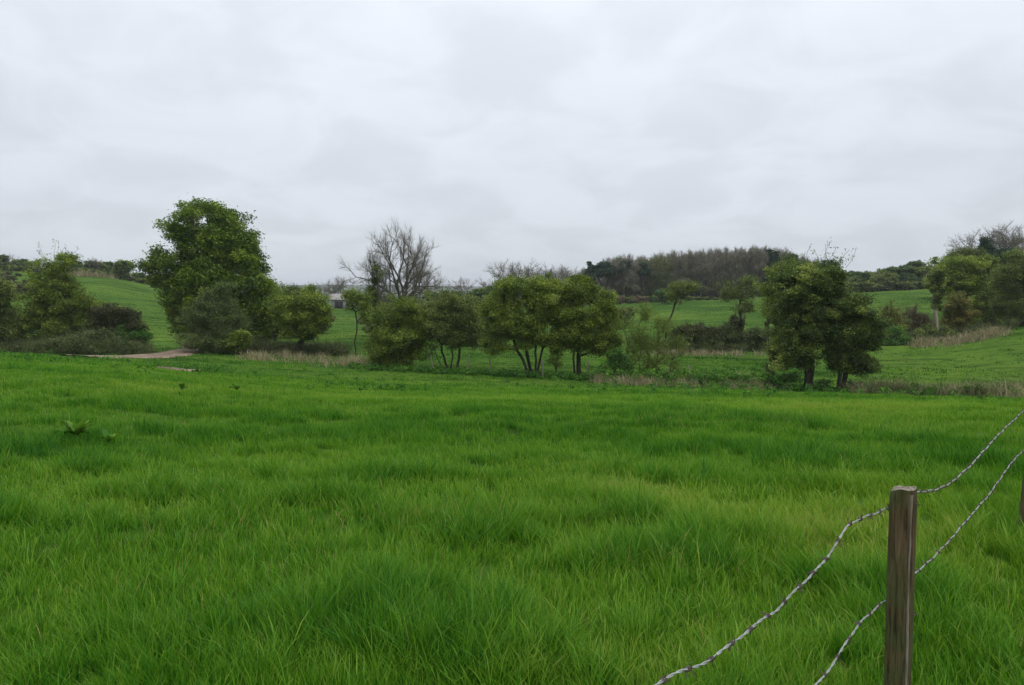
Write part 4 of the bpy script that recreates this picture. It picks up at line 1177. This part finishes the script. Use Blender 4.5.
def post(x, y, top, lean, label, seed, rot):
    g = np.random.default_rng(seed); z0 = float(ht(x, y)); T = empty('fence_post', (x, y, z0), label, 'post', 'wooden posts of the wire fence')
    H = top - z0; n = 40; m = 34
    V = []
    a = np.arange(n) / n * 2 * PI
    for k in range(m + 1):
        s = k / m; zz = -.35 + (H + .35) * s
        w, d = .0405, .036
        # a sawn section: rounded rectangle, one corner split away
        cx = np.sign(np.cos(a)) * np.abs(np.cos(a)) ** .38 * w; cy = np.sign(np.sin(a)) * np.abs(np.sin(a)) ** .38 * d
        wob = 1 + .035 * (vnoise(a * 0 + zz * 3, a * 1.3, seed) - .5) + .04 * (vnoise(zz * 9 + a * 0, a * 5, seed + 1) - .5) + .05 * (vnoise(zz * 1.2 + a * 0, a * 9, seed + 2) - .5)
        chip = np.exp(-((a - 5.45) / .22) ** 2) * (.16 * vnoise(zz * 5 + a * 0, a * 0, seed + 5) + .10)
        r = wob * (1 - chip) * (1 + .02 * (1 - s)) * (1 - .05 * max(0, (s - .97) / .03))
        zt = zz + (0 if k < m else 0)
        jag = .012 * (vnoise(cx * 90, cy * 60, seed + 7) - .5) if k >= m - 0 else 0
        V.append(np.stack([cx * r + lean[0] * zz, cy * r + lean[1] * zz, zt + jag + a * 0 + (.006 * np.cos(a) if k == m else 0)], -1))
    ring = V[-1]
    cen = ring.mean(0)
    for f, dz in ((.82, .004), (.5, .001), (.22, .004)):
        rr = cen + (ring - cen) * f; rr[:, 2] = cen[2] + (ring[:, 2] - cen[2]) * .6 + dz + .008 * (vnoise(rr[:, 0] * 160, rr[:, 1] * 160, seed + 9) - .5); V.append(rr)
    R_ = len(V); V = np.concatenate(V)
    i, j = np.meshgrid(np.arange(R_ - 1), np.arange(n), indexing='ij')
    q = np.stack([i * n + j, i * n + (j + 1) % n, (i + 1) * n + (j + 1) % n, (i + 1) * n + j], -1).reshape(-1, 4)
    capf = np.array([[(R_ - 1) * n + k for k in range(n)]])
    side = q[: (m) * n]; topq = q[m * n:]
    mesh_np('shaft', V, [side], M['post'], parent=T, smooth=True)
    mesh_np('top_face', V, [topq, capf], M['postpale'], parent=T)
    # pale split edge running down one corner
    S = []; 
    for k in range(60):
        zz = .02 + (H - .03) * k / 59; aa = 5.45
        r = 1 - .05 - .10 * float(vnoise(zz * 5, 0, seed + 5)); ex = math.cos(aa); ey = math.sin(aa)
        cx = np.sign(ex) * abs(ex) ** .38 * .0405 * r; cy = np.sign(ey) * abs(ey) ** .38 * .036 * r
        w = .0028 + .0030 * float(vnoise(zz * 22, 1, seed)); wig = .002 * (float(vnoise(zz * 30, 3, seed)) - .5)
        for sx, sy, dd in ((-1, -.25, .0), (-.2, -.9, .0016), (1, .9, .0)):
            S.append((cx + sx * w + wig + lean[0] * zz + .0006, cy + sy * w * .8 - dd + lean[1] * zz - .0006, zz))
    Q = []
    for k in range(59):
        b = 3 * k; Q += [(b, b + 1, b + 4, b + 3), (b + 1, b + 2, b + 5, b + 4)]
    mesh_np('split_edge', np.array(S), [np.array(Q)], M['postpale'], parent=T)
    T.rotation_euler = (0, 0, rot)
    return T, H


topz = px(905, 489, 2.7)[2]
post1, H1 = post(P1[0], P1[1], topz, (-.002, 0), 'nearer weathered wooden post with its whole top in view', 5, -.66)
Y2 = 5.0; x2 = xat(1035, Y2)
post2, H2 = post(x2, Y2, 1.06, (.062, 0), 'farther wooden post just showing at the right edge', 6, 0.0)


def tube_path(P, r, sides=6):
    P = np.array(P); T = np.gradient(P, axis=0); T /= np.linalg.norm(T, axis=1)[:, None]
    up = np.array([0, 0, 1.]); U = np.cross(T, up); U /= np.linalg.norm(U, axis=1)[:, None] + 1e-9; W = np.cross(T, U)
    rows = [P + (U * math.cos(2 * PI * k / sides) + W * math.sin(2 * PI * k / sides)) * r for k in range(sides)]
    V = np.stack(rows, 1).reshape(-1, 3); n = len(P)
    i, j = np.meshgrid(np.arange(n - 1), np.arange(sides), indexing='ij')
    q = np.stack([i * sides + j, i * sides + (j + 1) % sides, (i + 1) * sides + (j + 1) % sides, (i + 1) * sides + j], -1).reshape(-1, 4)
    return V, q


def on_fence(u, v):
    """where the ray of pixel (u, v) meets the vertical plane of the fence"""
    d = px(u, v, 1.0) - np.array([0, 0, CAMZ]); n2 = FN
    t = (WP @ n2) / (d[0] * n2[0] + d[1] * n2[1])
    return np.array([0, 0, CAMZ]) + d * t


def wire(name, pix, far_end, label, seed):
    g = np.random.default_rng(seed)
    K = [on_fence(u, v) for u, v in pix]
    # carry on to the posts out of frame
    s0 = (K[0][:2] - WP) @ FD; pre = []
    for ds, dz in ((.9, -.02), (.45, -.02)):
        q = WP + FD * (s0 - ds); pre.append(np.array([q[0], q[1], K[0][2] + dz]))
    K = pre + K
    s1 = (K[-1][:2] - WP) @ FD
    for ds, z in far_end:
        q = WP + FD * (s1 + ds); K.append(np.array([q[0], q[1], z]))
    K = np.array(K); s = np.concatenate([[0], np.cumsum(np.linalg.norm(np.diff(K, axis=0), axis=1))])
    L = s[-1]; n = int(L / .004); t = np.linspace(0, L, n)
    P = np.stack([np.interp(t, s, K[:, k]) for k in range(3)], -1)
    ker = np.hanning(35); ker /= ker.sum()
    for k in range(3):
        pad = np.concatenate([np.full(17, P[0, k]), P[:, k], np.full(17, P[-1, k])]); P[:, k] = np.convolve(pad, ker, 'valid')
    P[:, 2] += .0045 * np.sin(t * 23 + seed) * np.sin(t * 7) + .004 * (vnoise(t * 14, t * 0, seed) - .5)
    T = np.gradient(P, axis=0); T /= np.linalg.norm(T, axis=1)[:, None]
    U = np.cross(T, [0, 0, 1.]); U /= np.linalg.norm(U, axis=1)[:, None]; W = np.cross(T, U)
    root = empty(name, P[0], label, 'barbed wire', 'barbed wires of the fence')
    for k in (0, PI):
        ang = t * 2 * PI / .075 + k
        Q = P + (U * np.cos(ang)[:, None] + W * np.sin(ang)[:, None]) * .0018 - P[0]
        V, q = tube_path(Q, .0016); mesh_np('strand', V, [q], M['wire'], parent=root, smooth=True)
    # barb: two coils round the strands, each with two points
    BV, BQ = [], []; off = 0
    for c in (-.004, .004):
        a = np.linspace(0, 3.2 * PI, 26); C = np.stack([np.cos(a) * .0048, np.sin(a) * .0048, c + a * .0009 - .004], -1)
        C = np.vstack([C[0] + np.array([.003, -.015, -.001]), C, C[-1] + np.array([-.004, .014 if c > 0 else -.015, .002])])
        V, q = tube_path(C, .0012, 5); BV.append(V); BQ.append(q + off); off += len(V)
    bm = None
    for sd in np.arange(.05, L - .03, .105):
        i = int(sd / L * (n - 1)); sy = np.array(T[i]); ux = U[i]; wy = W[i]
        ang = g.random() * 6.28; ex = ux * math.cos(ang) + wy * math.sin(ang); ey = np.cross(sy, ex)
        if bm is None:
            o = mesh_np('barb', np.concatenate(BV), [np.concatenate(BQ)], M['rust'], parent=root); bm = o.data
        else:
            o = bpy.data.objects.new('barb', bm); col.objects.link(o); o.parent = root
        from mathutils import Matrix, Vector
        Mx = Matrix((tuple(ex), tuple(ey), tuple(sy))).transposed().to_4x4(); Mx.translation = Vector(tuple(P[i] - P[0])); o.matrix_local = Mx
    return root


UPW = [(640, 694), (657, 684), (690, 668), (712, 658), (734, 642), (756, 626), (775, 610), (795, 592), (813, 574), (824, 562), (834, 546), (848, 526), (866, 516), (890, 509),
       (904, 502), (920, 492), (940, 489), (956, 479), (972, 464), (988, 446), (1004, 429), (1024, 411)]
LOW = [(800, 706), (817, 684), (834, 662), (848, 640), (862, 620), (878, 606), (890, 599), (904, 584), (920, 569), (938, 553), (956, 533), (972, 514), (988, 496), (1000, 479), (1012, 462), (1027, 447)]
ez = on_fence(1024, 411)[2]
wire('barbed_wire', UPW, [(.5, .95), (1.8, .93), (4.0, .86)], 'upper strand of barbed wire fixed near the top of the nearer post', 3)
wire('barbed_wire', LOW, [(.5, .68), (1.8, .64), (4.0, .58)], 'lower strand of barbed wire passing behind the nearer post', 4)


def staple(P, T, rot=0, sz=1):
    a = np.linspace(0, PI, 12)
    C = [(-.006, 0, -.0)] + [(math.cos(PI - t) * .007, 0, math.sin(t) * .008 + .008) for t in a] + [(.006, 0, 0)]
    C = np.array(C) * sz
    V, q = tube_path(C[:, [0, 2, 1]] * np.array([1, -1, 1]), .0017, 6)
    o = mesh_np('staple', V, [q], M['rust'], parent=T); o.location = P; o.rotation_euler = (0, rot, 1.4)


staple((.0385, -.008, H1 - .045), post1, .3, 1.1)
staple((.0385, -.004, H1 - .435), post1, -.2, 1.1)

# ------------------------------------------------------------------ sky, sun, camera
w = bpy.data.worlds.new('World'); sc.world = w; w.use_nodes = True
nt = w.node_tree
for n in list(nt.nodes): nt.nodes.remove(n)
out = N(nt, 'ShaderNodeOutputWorld'); bg = N(nt, 'ShaderNodeBackground'); bg.inputs['Strength'].default_value = .1
SUN_EL, SUN_AZ = math.radians(56), math.radians(150)     # azimuth clockwise from +Y
sky = N(nt, 'ShaderNodeTexSky', sky_type='NISHITA'); sky.sun_disc = False; sky.sun_elevation = SUN_EL; sky.sun_rotation = SUN_AZ
tc = N(nt, 'ShaderNodeTexCoord')
sep = N(nt, 'ShaderNodeSeparateXYZ'); nt.links.new(tc.outputs['Generated'], sep.inputs[0])


def mth(op, a, b=None, c=None, clamp=False):
    n = N(nt, 'ShaderNodeMath', operation=op); n.use_clamp = clamp
    for i, v in enumerate((a, b, c)):
        if v is None: continue
        if isinstance(v, (int, float)): n.inputs[i].default_value = v
        else: nt.links.new(v, n.inputs[i])
    return n.outputs[0]


zc = mth('MAXIMUM', sep.outputs[2], 0.0)
den = mth('ADD', zc, .30)
cx_ = mth('DIVIDE', sep.outputs[0], den); cy_ = mth('DIVIDE', sep.outputs[1], den)
cmb = N(nt, 'ShaderNodeCombineXYZ'); nt.links.new(cx_, cmb.inputs[0]); nt.links.new(cy_, cmb.inputs[1])
n1 = N(nt, 'ShaderNodeTexNoise'); n1.inputs['Scale'].default_value = 3.3; n1.inputs['Detail'].default_value = 7; n1.inputs['Roughness'].default_value = .5; n1.inputs['Distortion'].default_value = .5
nt.links.new(cmb.outputs[0], n1.inputs['Vector'])
ss = N(nt, 'ShaderNodeMapRange', interpolation_type='SMOOTHSTEP'); nt.links.new(n1.outputs[0], ss.inputs['Value'])
ss.inputs['From Min'].default_value = .36; ss.inputs['From Max'].default_value = .60; ss.inputs['To Min'].default_value = .970; ss.inputs['To Max'].default_value = 1.035
cl = mth('MULTIPLY', ss.outputs[0], mth('MULTIPLY_ADD', n1.outputs[0], .16, .92))
n2 = N(nt, 'ShaderNodeTexNoise'); n2.inputs['Scale'].default_value = .55; n2.inputs['Detail'].default_value = 2
mp = N(nt, 'ShaderNodeMapping'); mp.inputs['Location'].default_value = (3.7, 1.2, 0); nt.links.new(cmb.outputs[0], mp.inputs[0]); nt.links.new(mp.outputs[0], n2.inputs['Vector'])
cl2 = mth('MULTIPLY_ADD', n2.outputs[0], .22, .905)
cl = mth('MULTIPLY', cl, cl2)
base = ramp(nt, zc, [(0, (.635, .684, .742)), (.12, (.725, .772, .838)), (.30, (.825, .870, .945)), (.55, (1.10, 1.13, 1.20)), (1, (1.85, 1.88, 1.95))])
mulc = N(nt, 'ShaderNodeVectorMath', operation='SCALE'); nt.links.new(base, mulc.inputs[0]); nt.links.new(mth('MULTIPLY', cl, 10.0), mulc.inputs['Scale'])
mx = N(nt, 'ShaderNodeMix', data_type='RGBA'); mx.inputs[0].default_value = .94
nt.links.new(sky.outputs[0], mx.inputs[6]); nt.links.new(mulc.outputs[0], mx.inputs[7])
nt.links.new(mx.outputs[2], bg.inputs['Color']); nt.links.new(bg.outputs[0], out.inputs['Surface'])

sd = bpy.data.lights.new('sun', 'SUN'); sd.energy = .9; sd.angle = math.radians(20); sd.color = (1, .96, .9)
so = bpy.data.objects.new('sun', sd); col.objects.link(so)
from mathutils import Vector
dirv = Vector((math.sin(SUN_AZ) * math.cos(SUN_EL), math.cos(SUN_AZ) * math.cos(SUN_EL), math.sin(SUN_EL)))
so.rotation_euler = dirv.to_track_quat('Z', 'Y').to_euler()
so.location = (0, -20, 40)

hm = bpy.data.materials.new('haze'); hm.use_nodes = True; hn = hm.node_tree
for n in list(hn.nodes): hn.nodes.remove(n)
ho = hn.nodes.new('ShaderNodeOutputMaterial'); hv = hn.nodes.new('ShaderNodeVolumePrincipled')
hv.inputs['Color'].default_value = (.90, .94, 1, 1); hv.inputs['Density'].default_value = HAZE; hv.inputs['Anisotropy'].default_value = .2
hn.links.new(hv.outputs[0], ho.inputs['Volume'])
if HAZE > 0:
    E = 7300.; V = []; Q = []; box(V, Q, -E, E, -E, E, -45, 60)
    tag(mesh_np('haze', np.array(V, float), [np.array(Q)], hm), 'thin pale air that fades the far ridge', 'haze', kind='stuff')

cd = bpy.data.cameras.new('camera'); cd.sensor_width = 36; cd.lens = F / 1024 * 36; cd.clip_start = .05; cd.clip_end = 12000
co = bpy.data.objects.new('camera', cd); col.objects.link(co)
co.location = (0, 0, CAMZ); co.rotation_euler = (PI / 2 - PITCH, 0, 0); sc.camera = co
sc.view_settings.view_transform = 'Standard'; sc.view_settings.look = 'None'; sc.view_settings.exposure = 0; sc.view_settings.gamma = 1
sc.cycles.max_bounces = 6; sc.cycles.transparent_max_bounces = 4; sc.cycles.diffuse_bounces = 3
print('objects', len(bpy.data.objects), 'polys', sum(len(o.data.polygons) for o in bpy.data.objects if o.type == 'MESH'))
